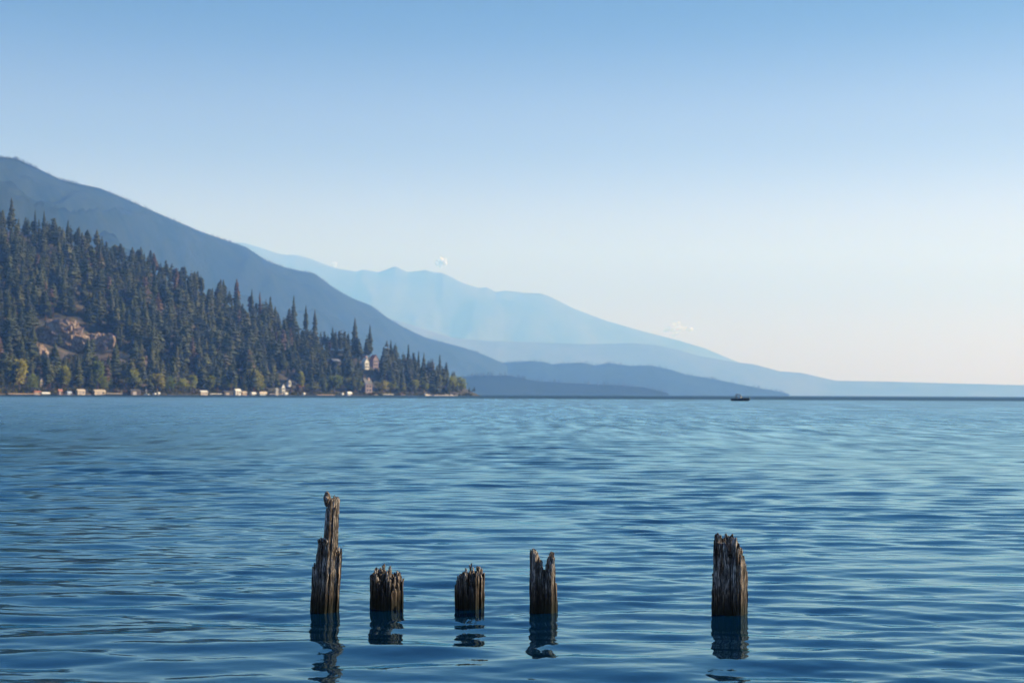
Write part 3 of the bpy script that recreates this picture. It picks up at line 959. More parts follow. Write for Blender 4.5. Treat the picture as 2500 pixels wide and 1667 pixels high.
# tiny far woods on the crests
TINY = []
for k in range(4):
    V, F = conifer_arrays(tr, 4, 4, .2 + .04 * k, .02)
    TINY.append((V, F))
def crest_wood(name, label, sky, dist, n, hmin, hmax, spread, mat):
    sx = np.array([s[0] for s in sky], float); sy = np.array([s[1] for s in sky], float)
    items = []
    for k in range(n):
        px = rng.uniform(max(-60, sx[0] + 4), sx[-1] - 4)
        if fbm(px / 35.0, 8.1, 0, 9, 2) < rng.uniform(-.9, .5): continue
        dens = fbm(px / 22.0, 3.3, 0, 5, 3)
        Y = dist(px) - abs(rng.normal(0, spread))
        py = float(np.interp(px, sx, sy))
        c = at(px, py, dist(px))
        f = (dist(px) - Y)
        z = max(c.z - f * .35, 0)
        h = rng.uniform(hmin, hmax) * (1 + .35 * dens)
        items.append((c.x / c.y * Y, Y, z - 3, max(h, 3), rng.uniform(.9, 1.5)))
    forest_mass(name, label, items, TINY, mat)
crest_wood("ridge_forest", "tiny far trees along the crest of the blue mountain ridge", RANGE2,
           lambda x: 5000 + 5400 * min(1, max(-.2, x / 1250)), 2600, 7, 14, 8, M['needles_far'])
crest_wood("point_forest", "tiny far trees along the top of the low wooded point", SPIT,
           lambda x: 10500 - 700 * max(0, (x - 1100) / 830), 800, 11, 26, 12, M['needles_far'])
crest_wood("near_point_forest", "tiny far trees on the front slope of the wooded point", SPIT2,
           lambda x: 6600, 380, 10, 24, 8, M['needles_far'])

# broad-leaved autumn trees along the shore
def leafy_arrays(r, n, slim):
    V, F = [], []
    lobes = [(r.uniform(-.2, .2) * slim, r.uniform(-.2, .2) * slim, r.uniform(.35, .85), r.uniform(.14, .26)) for _ in range(9)]
    lobes += [(0, 0, .45, .26), (0, 0, .66, .22), (0, 0, .86, .13)]
    for k in range(n):
        lx, ly, lz, lr = r.choice(lobes)
        d = Vector((r.gauss(0, 1), r.gauss(0, 1), r.gauss(0, 1))).normalized() * lr * (r.random() ** .4)
        p = Vector((lx + d.x * slim, ly + d.y * slim, min(lz + d.z * 1.1, .995)))
        s = r.uniform(.025, .055)
        q = Vector((r.gauss(0, 1), r.gauss(0, 1), r.gauss(0, 1))).normalized().to_track_quat('Z', 'Y')
        b = len(V)
        for a in (0, 1.9, 3.4, 5.0):
            V.append(tuple(p + q @ Vector((math.cos(a) * s, math.sin(a) * s * .7, s * .3 * math.sin(2 * a)))))
        F += [(b, b+1, b+2), (b, b+2, b+3)]
    return np.array(V), np.array(F)
LV = []
for k in range(5):
    slim = [.75, 1.1, .5, 1.35, .9][k]
    V, F = leafy_arrays(tr, 620, slim)
    me = fast_mesh("crown", V, F, False); me.materials.append(M['leaves'])
    t = MB(); t.tube((0, 0, -.05), (0, 0, .45), .022, .014, 7)
    for q in range(5):
        a = q * 1.26; t.tube((0, 0, .22 + .05 * q), (math.cos(a) * .17 * slim, math.sin(a) * .17 * slim, .5 + .07 * q), .010, .004, 5)
    tm = bpy.data.meshes.new("trunk"); tm.from_pydata(t.v, [], t.f); tm.materials.append(M['bark'])
    LV.append((me, tm))

# (px, top row, base row, width px, variant, label)
LEAFY = [(48,880,962,27,0,'tall yellow-green leafy tree at the water near the left edge'),
         (78,915,960,24,1,'rounded olive leafy tree right of the tall yellow-green one at far left'),
         (160,896,950,22,2,'pale slim leafy tree below the rock cliff'),
         (240,885,955,22,0,'tall yellow-green leafy tree behind the large cream boathouse'),
         (255,920,955,16,1,'low yellow bush leaning over the large cream boathouse'),
         (330,905,956,26,3,'broad green leafy tree over the dark shore gap left of the white kayak'),
         (385,915,961,22,2,'olive leafy tree above the small white boats'),
         (413,920,962,22,1,'dull yellow leafy tree at the waterline left of the pale bank'),
         (448,925,962,24,3,'olive rounded tree below the pale tan bank'),
         (472,918,962,16,0,'bright yellow leafy tree in front of the pale tan bank'),
         (497,870,915,14,2,'slim light green tree up the slope behind the middle docks'),
         (514,918,958,18,0,'golden leafy tree behind the long white dock'),
         (552,870,905,12,2,'slim pale green tree up the slope above the dark boathouse'),
         (548,918,956,18,0,'yellow-green tree beside the dark boathouse'),
         (567,913,958,20,1,'golden tree just left of the white cabin'),
         (622,905,958,26,1,'olive tall leafy tree right of the white cabin'),
         (637,935,960,16,3,'low golden bush behind the two white covers'),
         (737,910,955,12,2,'slim greenish leafy tree left of the brown roofed cabin'),
         (762,936,962,24,3,'low tan bush at the waterline right of the brown roofed cabin'),
         (788,925,962,20,1,'olive leafy tree right of the low tan bush'),
         (815,918,962,30,0,'golden-green leafy tree left of the short white boat cover'),
         (852,925,958,18,2,'slim pale green tree above the short white boat cover'),
         (872,930,962,22,3,'green rounded bush left of the mauve house'),
         (937,930,961,24,1,'golden tree left half of the pair behind the white dock'),
         (955,932,961,20,3,'golden bush right half of the pair behind the white dock'),
         (980,935,962,20,1,'dull olive bush right of the golden pair'),
         (1010,928,962,18,0,'pinkish olive leafy tree near the tip'),
         (1036,930,962,16,2,'tan leafy tree above the little white post'),
         (1068,918,958,26,1,'pale olive leafy tree below the tallest tip conifer'),
         (1104,920,960,24,3,'yellowish leafy clump near the end of the headland'),
         (1124,922,961,18,1,'last yellow-green leafy tree at the end of the headland')]
for k, (px, y0, y1, w, var, lab) in enumerate(LEAFY):
    c, t = hill_at(px, min(y1, 958))
    if t < .012:
        X, Y, Z = [float(a) for a in hill(px, .014)]; c = Vector((X, Y, max(Z, .3)))
    hor = 962.4 + (px - 1238) * 0.0043
    h = (CAM_H + (hor - y0) / FPX * c.y) - c.z
    wide = (w / FPX * c.y) / (h * [.55, .75, .42, .9, .65][var])
    place_tree("leafy_tree", *LV[var], c, h * 1.06, k * 2.1, min(2.3, max(.9, wide * 1.6)), lab, "tree", "autumn trees along the shore")

# ------------------------------------------------------------------ shore buildings, docks and boats
def shore_y(px): 
    X, Y, Z = hill(px, 0.0)
    return float(Y)

def frame_at(px0, px1, Y):
    a, b = at(px0, 960, Y), at(px1, 960, Y)
    return (a.x + b.x) / 2, abs(b.x - a.x)

SHORE_TURN = R(52)
def turned(W, dep):
    """length of a front that spans W across the view once turned with the shore"""
    return max((W - dep * math.sin(SHORE_TURN)) / math.cos(SHORE_TURN), W * .75)

def zrow(px, py, Y): return at(px, py, Y).z

def boathouse(px0, px1, ytop, label, wall, roof, off=3.0):
    Y = shore_y((px0 + px1) / 2) - off
    x, w = frame_at(px0, px1, Y)
    H = max(zrow((px0 + px1) / 2, ytop, Y), 2.0)
    dp = min(5.0, w * .45); w = turned(w, dp)
    o = empty("boathouse", (x, Y, 0), SHORE_TURN); tag(o, label, "boathouse", "boathouses on the shore")
    h = H * .72
    MB().box(-w/2, w/2, 0, dp, -.8, h).build("wall", wall, o)
    MB().gable(-w/2, w/2, 0, dp, h + .02, H - .2, .18, 'x', .3).build("roof", roof, o)
    d = MB().box(-w*.30, w*.05, -.10, -.02, .1, h*.85).build("door", M['grey_wood'], o)
    MB().box(w*.18, w*.36, -.09, -.02, h*.35, h*.75).build("window", M['glass'], o)
    return o

def dock(px0, px1, label, mat, deck_z=1.2, off=9.0, dep=2.4):
    Y = shore_y((px0 + px1) / 2) - off
    x, w = frame_at(px0, px1, Y)
    w = turned(w, dep)
    o = empty("dock", (x, Y, 0), SHORE_TURN); tag(o, label, "dock", "docks along the headland")
    MB().box(-w/2, w/2, 0, dep, deck_z - .28, deck_z).build("deck", mat, o)
    MB().box(-w/2, w/2, -.06, .0 - .003, deck_z - .55, deck_z - .02).build("fascia", mat, o)
    n = max(3, int(w / 3))
    for k in range(n):
        xx = -w/2 + .2 + (w - .4) * k / (n - 1)
        for yy in (.15, dep - .15):
            MB().tube((xx, yy, -1.2), (xx, yy, deck_z - .27), .13, .13, 7).build("post", M['dark_wood'], o)
    return o

def covered_boat(px0, px1, ytop, label, cover, off=9.0):
    """boat on a lift under a rounded cover"""
    Y = shore_y((px0 + px1) / 2) - off
    x, w = frame_at(px0, px1, Y)
    H = max(zrow((px0 + px1) / 2, ytop, Y), 1.6)
    w = turned(w, 3.0)
    o = empty("boat_lift", (x, Y, 0), SHORE_TURN); tag(o, label, "boat lift", "covered boats moored at the headland")
    n = 9; V = []; F = []
    z0 = H * .42
    for e, xx in enumerate((-w/2, -w/2*.93, w/2*.93, w/2)):
        k_ = .82 if e in (0, 3) else 1.0
        for k in range(n + 1):
            a = math.pi * k / n
            V.append((xx, 1.5 - 1.5 * math.cos(a), z0 + (H - z0) * k_ * math.sin(a) ** .6))
    for e in range(3):
        for k in range(n):
            a = e * (n+1) + k; F.append((a, a+n+1, a+n+2, a+1))
    F.append(tuple(range(n, -1, -1))); F.append(tuple(range(3*(n+1), 4*(n+1))))
    mesh_obj("cover", V, F, cover, o)
    h = MB(); L = w * .44
    h.add([(-L, .6, .25), (L*.7, .6, .25), (L, 1.5, .4), (L*.7, 2.4, .25), (-L, 2.4, .25), (-L, .4, z0+.1), (L*.75, .4, z0+.1), (L*1.08, 1.5, z0+.25), (L*.75, 2.6, z0+.1), (-L, 2.6, z0+.1)],
          [(4,3,2,1,0), (5,6,7,8,9), (0,1,6,5), (1,2,7,6), (2,3,8,7), (3,4,9,8), (4,0,5,9)])
    h.build("hull", M['white'], o)
    for sx in (-.46, .46):
        for yy in (.08, 2.92):
            MB().tube((w*sx, yy, -1.2), (w*sx, yy, z0 + .2), .09, .09, 6).build("post", M['steel'], o)
    return o

def house(px0, px1, ytop, ybase, label, wall, roof, axis='y', chimney=None, dep=9.0, lift=0.0, windows=True):
    pm = (px0 + px1) / 2
    c, t = hill_at(pm, ybase)
    Y = c.y - 2
    x, w = frame_at(px0, px1, Y)
    zt, zb = zrow(pm, ytop, Y), zrow(pm, ybase, Y)
    dep = min(dep, w * .6); w = turned(w, dep)
    o = empty("house", (x, Y, zb), SHORE_TURN); tag(o, label, "house", "houses on the headland")
    H = zt - zb
    e = H * .66
    MB().box(-w/2, w/2, 0, dep, -5, e).build("wall", wall, o)
    if axis == 'y':
        MB().add([(-w/2, 0, e), (w/2, 0, e), (0, 0, H - .25), (-w/2, .3, e), (w/2, .3, e), (0, .3, H - .25)],
                 [(0,1,2), (5,4,3), (0,3,4,1), (1,4,5,2), (2,5,3,0)]).build("gable", wall, o)
        MB().gable(-w/2, w/2, 0, dep, e + .03, H - .2, .22, 'y', .5).build("roof", roof, o)
    else:
        MB().gable(-w/2, w/2, 0, dep, e + .03, H - .2, .22, 'x', .5).build("roof", roof, o)
    if windows:
        for k, (a, b_) in enumerate(((-.34, -.08), (.08, .34))):
            wi = MB().box(w*a, w*b_, -.12, -.02, e*.18, e*.42).build("window", M['glass'], o)
            MB().box(w*a-.1, w*b_+.1, -.16, -.13, e*.18-.15, e*.18).build("sill", M['white'], wi)
            wi = MB().box(w*a, w*b_, -.12, -.02, e*.58, e*.82).build("window", M['glass'], o)
            MB().box(w*a-.1, w*b_+.1, -.16, -.13, e*.58-.15, e*.58).build("sill", M['white'], wi)
    if chimney:
        MB().box(w*.12, w*.12 + 1.4, 2, 3.4, e, H + chimney).build("chimney", M['pink'], o)
    return o

dock(27, 79, 'long low tan dock at the far left edge of the shore', M['tan'], 1.0)
boathouse(84, 101, 954, 'small tan boathouse at the end of the far left dock', M['tan'], M['rust_roof'])
covered_boat(102, 124, 957, 'white covered boat right of the small tan boathouse', M['white'])
boathouse(143, 153, 950, 'tiny brown shed on the shore left of the bluish boat cover', M['brown_wood'], M['rust_roof'], 1)
covered_boat(163, 178, 955, 'bluish white boat cover left of the pale yellow cabin', M['blue_grey'])
boathouse(189, 209, 950, 'pale yellow low cabin left of the large cream boathouse', M['cream'], M['cream'], 1)
boathouse(230, 260, 951, 'large cream boathouse at the water below the rock cliff', M['cream'], M['cream'], 5)
dock(262, 296, 'grey wooden dock right of the large cream boathouse', M['grey_wood'], 1.6)
boathouse(318, 346, 950, 'dark boathouse under the broad green tree', M['dark_wood'], M['dark_roof'], 1)
covered_boat(376, 384, 959, 'smallest white boat cover, left of a pair by the olive tree', M['white'])
covered_boat(385, 393, 957, 'small white boat cover, right of a pair by the olive tree', M['white'])
boathouse(489, 509, 953, 'tan white boathouse left of the long white dock', M['cream'], M['white'], 4)
dock(513, 542, 'long white dock left of the dark boathouse', M['white'], 1.5)
boathouse(545, 572, 954, 'dark boathouse left of the white lake cabin', M['dark_wood'], M['dark_roof'], 3)
boathouse(574, 590, 949, 'white lake cabin with tan annex on its right', M['white'], M['white'], 3)
boathouse(591, 604, 955, 'low tan annex right of the white lake cabin', M['tan'], M['cream'], 4)
covered_boat(613, 628, 957, 'white boat cover, left of two behind the golden bush', M['white'])
covered_boat(633, 654, 956, 'longer pinkish white boat cover, right of two by the golden bush', M['cream'])
dock(659, 691, 'long grey pink dock below the white lakeside house', M['grey_wood'], 1.6)
covered_boat(694, 706, 958, 'white boat cover at the right end of the grey pink dock', M['white'])
house(686, 698, 935, 961, 'narrow tall white lakeside house above the grey pink dock', M['white'], M['grey_roof'], 'y', None, 7)
house(701, 713, 925, 942, 'white gabled house with blue grey roof set above the narrow one', M['white'], M['grey_roof'], 'y', None, 7)
boathouse(673, 680, 947, 'tiny white shed left of the narrow white house', M['white'], M['grey_roof'], 1)
house(727, 746, 938, 955, 'low cabin with rust brown roof right of the white houses', M['brown_wood'], M['rust_roof'], 'x', None, 7)
covered_boat(740, 748, 958, 'small white boat cover below the brown roofed cabin', M['white'])
covered_boat(834, 842, 959, 'tiny white boat cover left of the short bright one', M['white'])
covered_boat(847, 862, 956, 'short bright white boat cover under the slim pale tree', M['white'])
house(887, 904, 874, 901, 'tall white gabled house halfway up the wooded slope', M['white'], M['white'], 'y', 2.5, 8)
house(907, 927, 866, 897, 'mauve house with rust red roof beside the white hillside house', M['mauve'], M['rust_roof'], 'y', None, 9)
house(887, 914, 924, 960, 'big mauve house with white windows near the water', M['mauve'], M['dark_roof'], 'x', 1.0, 9)
house(808, 836, 876, 893, 'grey roofed house half hidden left of the white hillside house', M['dark_wood'], M['grey_roof'], 'x', None, 8)
house(96, 107, 920, 946, 'narrow grey stair tower among trees above the far left boathouse', M['grey_wood'], M['grey_roof'], 'y', None, 4)
dock(935, 962, 'white dock below the golden tree pair', M['white'], 1.6)
dock(978, 992, 'short grey dock right of the white one', M['grey_wood'], 1.2)
dock(912, 924, 'short grey dock below the big mauve house', M['grey_wood'], 1.2)
dock(775, 818, 'low brown dock along the bank under the golden-green tree', M['tan'], .9)

def kayak():
    px = 356; Y = shore_y(px) - 2
    x, w = frame_at(351, 361, Y)
    o = empty("kayak", (x, Y, 0)); tag(o, 'white kayak stood upright on the bank left of the small boat covers', "kayak")
    n = 12; V = []; F = []
    for i in range(n + 1):
        u = i / n; r = .48 * math.sin(math.pi * u) ** .6
        for k in range(8):
            a = 2 * math.pi * k / 8
            V.append((math.cos(a) * r + .5 * (1 - u), math.sin(a) * r * .6, .3 + 4.8 * u))
    for i in range(n):
        for k in range(8):
            F.append((i*8+k, i*8+(k+1) % 8, i*8+8+(k+1) % 8, i*8+8+k))
    mesh_obj("hull", V, F, M['white'], o, True)
    MB().box(.2, .75, -.4, -.25, 2.1, 3.0).build("cockpit", M['black'], o)
    return o
kayak()

def skiff(px0, px1):
    Y = shore_y((px0 + px1) / 2) - 6
    x, w = frame_at(px0, px1, Y)
    o = empty("skiff", (x, Y, 0)); tag(o, 'small open white skiff at the water below the upright kayak', "skiff")
    L = w / 2
    h = MB()
    h.add([(-L, -.7, .0), (L*.6, -.7, 0), (L, 0, .2), (L*.6, .7, 0), (-L, .7, 0), (-L, -.9, 1.0), (L*.7, -.9, 1.0), (L*1.1, 0, 1.35), (L*.7, .9, 1.0), (-L, .9, 1.0)],
          [(4,3,2,1,0), (0,1,6,5), (1,2,7,6), (2,3,8,7), (3,4,9,8), (4,0,5,9)])
    h.add([(-L*.9, -.75, .5), (L*.6, -.75, .5), (L*.6, .75, .5), (-L*.9, .75, .5)], [(0,1,2,3)])
    h.build("hull", M['white'], o)
    MB().box(-L*.3, -L*.05, -.78, .78, .62, .70).build("bench", M['tan'], o)
    MB().box(-L*1.12, -L*1.0 - .01, -.2, .2, .1, 1.3).build("outboard_motor", M['black'], o)
skiff(352, 364)

# small pole light at the tip and pale beach
def marker_post():
    Y = shore_y(1038) - 3
    x, w = frame_at(1036, 1040, Y)
    o = empty("marker_post", (x, Y, 0)); tag(o, 'little white marker post at the water near the tip', "post")
    MB().tube((0, 0, -1), (0, 0, 2.2), .5, .45, 8).build("post", M['white'], o)
    MB().tube((0, 0, 2.21), (0, 0, 2.6), .6, .2, 8).build("cap", M['cream'], o)
marker_post()
def beach():
    V = []; F = []
    n = 24
    for k in range(n + 1):
        px = 1040 + (1118 - 1040) * k / n
        Y = shore_y(px)
        wob = math.sin(k * 1.7) * .3
        for (d, z) in ((-6, -.4), (-3.0, .25 + .1 * wob), (1.5, 1.5 + .4 * wob), (6, 1.9)):
            V.append(((px - 1250) / FPX * (Y + d), Y + d, z))
    for k in range(n):
        for r_ in range(3):
            a = k * 4 + r_; F.append((a, a + 4, a + 5, a + 1))
    o = mesh_obj("beach", V, F, simple_mat('pale_gravel', (0.46, 0.40, 0.35), .95, .3, .8), None, True)
    tag(o, 'pale gravel beach strip near the headland tip', kind="structure")
beach()

# ------------------------------------------------------------------ motorboat on the lake
def motorboat():
    w0 = on_water(1808, 978.8)
    Y = w0.y
    s = Y / FPX
    L = 47 * s
    o = empty("motorboat", (at(1808, 978.8, Y).x, Y, 0.0)); tag(o, 'dark motorboat with wakeboard tower heading right on the open lake', "motorboat")
    st = [(-.5, .86, -.15, .80), (-.3, .95, -.22, .86), (0, 1.0, -.24, .93), (.22, .88, -.2, 1.02), (.38, .55, -.05, 1.12), (.47, .22, .2, 1.18), (.5, .03, .6, 1.22)]
    beam = 1.15
    V = []; F = []
    for (u, b, zb, zt) in st:
        x = u * L
        V += [(x, 0, zb), (x, -beam*b*.72, zb + .22), (x, -beam*b, zt), (x, -beam*b*.86, zt + .02), (x, beam*b*.86, zt + .02), (x, beam*b, zt), (x, beam*b*.72, zb + .22)]
    for i in range(len(st) - 1):
        for k in range(7):
            if k == 3 and st[i][0] < .2: continue
            a = i*7 + k; c = i*7 + (k+1) % 7
            F.append((a, c, c + 7, a + 7))
    F.append(tuple(range(6, -1, -1)))
    mesh_obj("hull", V, F, M['navy'], o)
    MB().box(-.49*L, .2*L, -beam*.7, beam*.7, .05, .15).build("floor", M['seat'], o)
    MB().box(-.46*L, -.36*L, -beam*.62, beam*.62, .16, .62).build("rear_seat", M['seat'], o)
    for yy in (-.55, .55):
        MB().box(-.12*L, -.03*L, yy - .25, yy + .25, .16, .60).box(-.13*L, -.11*L, yy - .25, yy + .25, .61, 1.0).build("seat", M['seat'], o)
    MB().box(.0, .05*L, -beam*.75, -beam*.2, .16, .85).build("console", M['black'], o)
    MB().box(-.5*L - .02, -.45*L, -beam*.6, beam*.6, .63, .75).build("engine_cover", M['black'], o)
    ws = MB()
    ws.add([(.02*L, -beam*.85, .75), (.13*L, -beam*.3, .8), (.13*L, beam*.3, .8), (.02*L, beam*.85, .75), (-.03*L, -beam*.8, 1.22), (.07*L, -beam*.28, 1.28), (.07*L, beam*.28, 1.28), (-.03*L, beam*.8, 1.22)],
           [(0,1,5,4), (1,2,6,5), (2,3,7,6)])
    w = ws.build("windscreen", M['windscreen'], o)
    MB().tube((-.03*L, -beam*.8, 1.22), (.07*L, -beam*.28, 1.28), .025, n=6).tube((.07*L, -beam*.28, 1.28), (.07*L, beam*.28, 1.28), .025, n=6).tube((.07*L, beam*.28, 1.28), (-.03*L, beam*.8, 1.22), .025, n=6).build("rim", M['steel'], w)
    tw = MB()
    for yy in (-1, 1):
        tw.tube((-.20*L, yy*beam*.88, .7), (-.24*L, yy*beam*.7, 2.05), .085, n=7)
        tw.tube((.06*L, yy*beam*.88, .75), (-.02*L, yy*beam*.7, 2.1), .085, n=7)
        tw.tube((-.24*L, yy*beam*.7, 2.05), (-.02*L, yy*beam*.7, 2.1), .085, n=7)
    tw.tube((-.24*L, -beam*.7, 2.05), (-.24*L, beam*.7, 2.05), .085, n=7).tube((-.02*L, -beam*.7, 2.1), (-.02*L, beam*.7, 2.1), .085, n=7)
    tw.build("tower_frame", M['black'], o)
    V = []; F = []
    for i in range(6):
        x = -.25*L + .25*L * i / 5
        for k in range(5):
            V.append((x, beam*.72 * (k/2 - 1), 2.12 + .16 * math.sin(math.pi * i / 5) + .05 * math.sin(math.pi * k / 4)))
    nv = len(V)
    V += [(a, b_, c - .04) for a, b_, c in V]
    for i in range(5):
        for k in range(4):
            a = i*5 + k; F.append((a, a+5, a+6, a+1)); F.append((nv+a, nv+a+1, nv+a+6, nv+a+5))
    mesh_obj("bimini_top", V, F, M['canvas'], o)
motorboat()

# ------------------------------------------------------------------ rotten piles
def clip_poly(poly, nx, ny, d):
    out = []
    for i in range(len(poly)):
        a, b_ = poly[i], poly[(i + 1) % len(poly)]
        da, db = a[0]*nx + a[1]*ny - d, b_[0]*nx + b_[1]*ny - d
        if da <= 0: out.append(a)
        if (da < 0 < db) or (db < 0 < da):
            t = da / (da - db)
            out.append((a[0] + (b_[0]-a[0]) * t, a[1] + (b_[1]-a[1]) * t))
    return out

def resample(poly, n):
    P = np.array(poly + [poly[0]]); seg = np.hypot(*np.diff(P, axis=0).T); cs = np.concatenate([[0], np.cumsum(seg)])
    q = np.linspace(0, cs[-1], n, endpoint=False)
    return np.stack([np.interp(q, cs, P[:, 0]), np.interp(q, cs, P[:, 1])], -1)

def pile(p, label, profile, lean, square, front_drop, parts, seed, taper=0.0, notches=()):
    """a bundle of wood fibres: each strand is a cell of the cross-section, broken off at its own height.
    profile: silhouette (px, row); lean: x shift per metre; parts: (px0, px1, row, name) ranges split off as their own part"""
    r = random.Random(seed)
    ppm, rad = p['ppm'], p['rad']
    wl = p['wy'] - 4.0
    pxs = [(q[0] - p['cx']) / ppm for q in profile]; pzs = [(wl - q[1]) / ppm for q in profile]
    rootO = empty("wooden_pile", (p['X'], p['Y'], 0)); tag(rootO, label, "pile", "old wooden piles standing in the lake")
    # section outline: between a circle and a squared timber turned to the camera
    out = []
    for k in range(72):
        a = 2 * math.pi * k / 72
        c, s = math.cos(a), math.sin(a)
        e = square['e']; ca, sa = math.cos(a + square['rot']), math.sin(a + square['rot'])
        q = (abs(ca) ** e + abs(sa) ** e) ** (-1 / e)
        w = 1 + 0.035 * math.sin(5 * a + seed) + .02 * math.sin(11 * a + 2 * seed)
        out.append((c * q * w, s * q * w))
    mxx = max(abs(o_[0]) for o_ in out)
    out = [(a / mxx * rad, b_ / mxx * rad) for a, b_ in out]
    pts = []
    for ring, (fr, n) in enumerate(((.94, 46), (.80, 34), (.62, 24), (.42, 15), (.2, 8), (.0, 1))):
        for k in range(n):
            a = 2 * math.pi * (k + r.uniform(-.32, .32)) / n + ring
            kk = int((a % (2 * math.pi)) / (2 * math.pi) * 72) % 72
            f = fr * r.uniform(.93, 1.05)
            pts.append((out[kk][0] * f, out[kk][1] * f))
    groups = {}
    cl = [(r.uniform(-1, 1) * rad, r.uniform(-1, 1) * rad, r.random()) for _ in range(15)]
    def clump(x, y):
        # fibres break off in chunks: neighbours share a height
        q = min(cl, key=lambda c: ((c[0] - x) * 1.5) ** 2 + (c[1] - y) ** 2)
        return min(1, max(0, q[2] + r.uniform(-.10, .10)))
    for i, c in enumerate(pts):
        poly = list(out)
        # keep only the half planes nearer to this seed
        near = sorted(((q[0]-c[0])**2 + (q[1]-c[1])**2, q) for j, q in enumerate(pts) if j != i)[:16]
        for d2, q in near:
            nx, ny = q[0] - c[0], q[1] - c[1]
            d = (q[0]**2 + q[1]**2 - c[0]**2 - c[1]**2) / 2
            poly = clip_poly(poly, nx, ny, d)
            if len(poly) < 3: break
        if len(poly) < 3: continue
        cx_ = sum(q[0] for q in poly) / len(poly); cy_ = sum(q[1] for q in poly) / len(poly)
        shell = math.hypot(cx_, cy_) / rad
        front = -cy_ / rad                      # >0 towards the camera
        # silhouette height at the strand: account for lean (iterate once)
        z = float(np.interp(cx_, pxs, pzs))
        for _ in range(3): z = float(np.interp(cx_ + lean * z, pxs, pzs))
        # strands near mid depth carry the outline; those in front and behind broke lower
        u = clump(cx_, cy_)
        drop = front_drop * max(0, front) * (u ** 1.1) * 1.6 + (0.10 * max(0, -front) * r.random())
        if shell < .5: drop += r.uniform(.02, .10)
        if r.random() < .12: drop += r.uniform(.02, .06)
        top = max(z - drop * min(1, z / .35) - r.uniform(0, .012), .10 + .03 * r.random())
        for (n0, n1, zrow_, dd) in notches:
            if n0 <= cx_ * ppm + p['cx'] + lean * top * ppm <= n1 and front > -.2: top = min(top, (wl - zrow_) / ppm + r.uniform(-.01, .01) - dd * front)
        gname = 'shaft'
        pxx = p['cx'] + (cx_ + lean * top) * ppm
        for (a, b_, row, nm) in parts:
            if a <= pxx <= b_ and top > (wl - row) / ppm: gname = nm
        g = groups.setdefault(gname, ([], []))
        nseg = 9
        ring = resample(poly, nseg)
        cen = np.array([cx_, cy_])
        gap = r.uniform(.74, .97) if shell > .5 else .95
        push = r.uniform(-.011, .006) if shell > .75 else 0
        dirv = cen / (np.hypot(*cen) + 1e-6)
        levels = [-.55, -.2, -.02] + list(np.linspace(.04, max(top - .055, .05), max(4, int(top / .035)))) + [top - .038, top - .018, top - .004]
        blunt = r.choice((.25, .45, .62, .7)); tilt = r.uniform(-1, 1); tx, ty = r.uniform(-.4, .4), r.uniform(-.4, .4)
        w1, w2, w3 = r.uniform(0, 6), r.uniform(0, 6), r.uniform(14, 40)
        b = len(g[0])
        for li, zz in enumerate(levels):
            tp = 1.0
            m = len(levels) - 1 - li
            if m == 2: tp = .96
            if m == 1: tp = .84
            if m == 0: tp = blunt
            wob = .0022 * math.sin(zz * w3 + w1) * min(1, max(0, zz + .1) * 4)
            wob2 = 1 + .10 * math.sin(zz * w3 * 1.7 + w2) + r.uniform(-.06, .06)
            k_ = gap * tp * (wob2 if shell > .5 else 1)
            sc = 1 - taper * max(zz, 0)
            off = dirv * (push + wob)
            for q in ring:
                d = (q - cen) * k_
                x_, y_ = cen + d + off
                x_ *= sc; y_ *= sc
                dz = 0
                if m <= 1: dz = (d[0] * tx + d[1] * ty) * 1.5; x_ += tilt * .004 * (2 - m)
                g[0].append((x_ + lean * zz, y_, zz + dz + (r.uniform(-.004, .004) if m <= 1 else 0)))
            if li:
                a0 = b + (li - 1) * nseg; a1 = b + li * nseg
                for k in range(nseg):
                    g[1].append((a0 + k, a0 + (k+1) % nseg, a1 + (k+1) % nseg, a1 + k))
        g[1].append(tuple(b + (len(levels)-1) * nseg + k for k in range(nseg)))
    for nm, (V, F) in groups.items():
        mesh_obj(nm, V, F, M['pile_wood'], rootO)
    return rootO

def knot(parent, p, px, py, rpx, dy, mat):
    """a swollen ring of wood around a knot hole"""
    ppm = p['ppm']; wl = p['wy'] - 4
    c = Vector(((px - p['cx']) / ppm, dy, (wl - py) / ppm)); R0 = rpx / ppm
    V = []; F = []
    n, m = 16, 8
    for i in range(n):
        a = 2 * math.pi * i / n
        for k in range(m):
            q = 2 * math.pi * k / m
            rr = R0 * (.62 + .38 * math.cos(q)) * (1 + .12 * math.sin(3 * a))
            V.append((c.x + rr * math.cos(a), c.y - R0 * .5 * math.sin(q), c.z + rr * math.sin(a) * 1.2))
    for i in range(n):
        for k in range(m):
            F.append((i*m+k, ((i+1) % n)*m+k, ((i+1) % n)*m+(k+1) % m, i*m+(k+1) % m))
    return mesh_obj("knot", V, F, mat, parent, True)

P1 = pile(PILES[0], 'tallest pile, a thin upright prong rising from its broken top',
     [(754,1440),(758,1420),(761,1392),(764,1374),(767,1369),(770,1378),(772,1355),(775,1330),(779,1316),(784,1311),(790,1312),(793.5,1316),(794.5,1262),(796,1212),(800,1209),(806,1211),(812,1210),(819,1211),(823,1213),(824.5,1240),(826,1335),(829,1336),(832,1342),(834,1350),(836,1420)],
     0.045, dict(e=3.0, rot=.6), .16, [(794.4, 826, 1300, 'prong')], 3)
knot(P1, PILES[0], 784, 1321, 6.0, -.115, M['pile_wood'])
knot(P1, PILES[0], 796, 1322, 7.5, -.125, M['pile_wood'])
